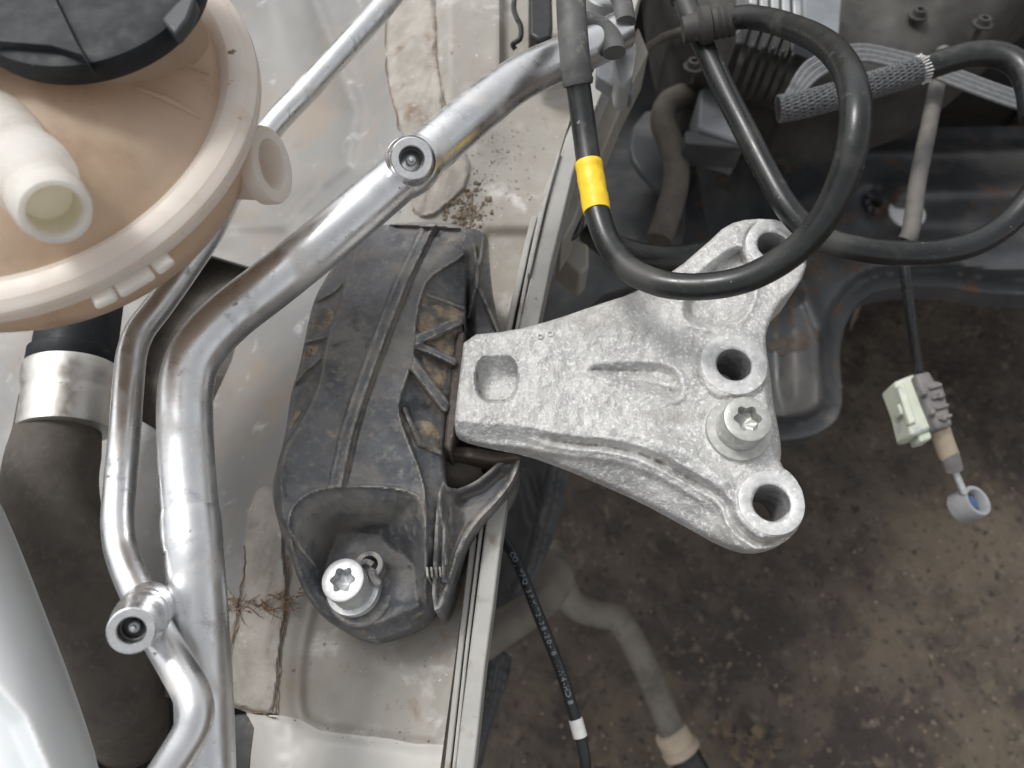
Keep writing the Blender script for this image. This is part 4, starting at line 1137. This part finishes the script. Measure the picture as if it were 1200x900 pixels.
MB().tube(spl([(1116, 546, 564), (1123, 562, 560), (1130, 578, 556)], 5), 2.4, 14).build('rod', M['zinc_bright'], gc)
ec = pp(1133, 592, 545); ax = np.array([.35, .12, 1])
eye = MB().lathe(ec - 0 * ax, ax, [(9.5, -7), (10.8, -6), (11, 8), (10.4, 9.5), (8.2, 9.5), (7.6, 8), (7.4, -2), (.5, -2.5)], 32).build('cable_eye', M['grey_metal'], gc, sharp=32)
MB().lathe(ec + ax * 1, ax, [(6, -3), (6.2, 3), (4, 5), (.5, 5.4)], 20).build('ball_socket', M['blue'], eye)

# ------------------------------------------------------------------ printed wire at the bottom
wr = thing('printed_wire', 'black wire with white print and a white tape ring hanging below the rail', 'wire', pp(650, 780, 620))
wp = spl([(580, 606, 640), (590, 632, 640), (602, 652, 640), (614, 678, 640), (626, 708, 640), (638, 738, 639), (650, 768, 638), (661, 798, 636), (670, 828, 634), (677, 852, 632), (684, 880, 628), (687, 905, 620), (689, 950, 600)], 10)
MB().tube(wp, 3.1, 18).build('wire_run', M['wire'], wr)
i0 = 89
MB().tube(wp[i0 - 3:i0 + 6], 3.7, 18).build('tape_ring', M['white'], wr)


def glyph_mesh(ch, size):
    cu = bpy.data.curves.new('glyph', 'FONT'); cu.body = ch; cu.size = size; cu.resolution_u = 2
    ob = bpy.data.objects.new('glyph', cu); COL.objects.link(ob)
    dg = bpy.context.evaluated_depsgraph_get()
    me = bpy.data.meshes.new_from_object(ob.evaluated_get(dg))
    v = np.array([list(x.co) for x in me.vertices]).reshape(-1, 3); f = [tuple(p.vertices) for p in me.polygons]
    bpy.data.objects.remove(ob); bpy.data.curves.remove(cu); bpy.data.meshes.remove(me)
    return v, f


def print_along(path, text, size, r, m, parent, tilt=0.0, gap=.72, start=0.0):
    """ink lying on the top of a round wire or hose"""
    arc = np.concatenate([[0], np.cumsum(np.linalg.norm(np.diff(path, axis=0), axis=1))])
    b = MB(); s = start
    eye_ = np.array([0, 0, HC])
    for ch in text:
        if ch != ' ':
            v, f = glyph_mesh(ch, size)
            if len(v):
                p = np.array([np.interp(s, arc, path[:, i]) for i in range(3)]); q = np.array([np.interp(s + .5, arc, path[:, i]) for i in range(3)])
                t = q - p; t /= np.linalg.norm(t)
                n = np.array([0, -.25, 1.0]); n -= t * n.dot(t); n /= np.linalg.norm(n); w = np.cross(n, t)
                yc = v[:, 1] - size * .33
                ang = yc / r + tilt
                X = p + (v[:, 0:1]) * t + r * 1.015 * (np.cos(ang)[:, None] * n + np.sin(ang)[:, None] * w)
                b.add(X, f)
        s += size * gap * (.55 if ch in '1I/.- ' else 1)
    return b.build('ink_print', m, parent)


print_along(wp[18:], 'CO JMPQ 13PM1T2-38-20-18 /VW/4-HD 8', 4.0, 3.1, M['print'], wr)
ring_p = [pp(132 - 0 * k, 378, HZ) for k in range(2)]
# moulded number on the black coupling
o_ = cb; dd = d / np.linalg.norm(d)
x = np.cross(dd, [0, 0, 1]); x /= np.linalg.norm(x); y = np.cross(x, dd)
b = MB()
for i, ch in enumerate('0P-22-40'):
    v, f = glyph_mesh(ch, 5.0)
    ang = math.radians(62) - (i * 3.6 + v[:, 0]) / 19.4 + .25
    th_ = ang
    X = o_ + dd * (17 + v[:, 1:2]) + 19.5 * (-np.cos(th_)[:, None] * -x * 1.0 + np.sin(th_)[:, None] * y)
    b.add(X, f)
b.build('ink_print', M['print_dim'], cp)

# black ribbed conduit at the bottom left
cd = thing('ribbed_conduit', 'black ribbed wiring conduit in the shadow below the coolant hose', 'conduit', pp(150, 890, 590))
pth = spl([(90, 880, 600), (130, 884, 602), (180, 880, 602), (240, 878, 600)], 20)
MB().tube(pth, [5.6 + .9 * (i % 2) for i in range(len(pth))], 16).build('ribbed_wall', M['rubber'], cd)
sb = thing('dark_strut', 'dirty dark grey bracket end beside the thick pipe at the bottom', 'bracket', pp(285, 880, 680))
MB().prism([(272, 838), (306, 834), (300, 870), (284, 960), (258, 960), (264, 880)], 690, 670).build('strut_plate', M['rubber_worn'], sb, bevel=1.5)

for o in bpy.data.objects:
    if '_o' in o: del o['_o']
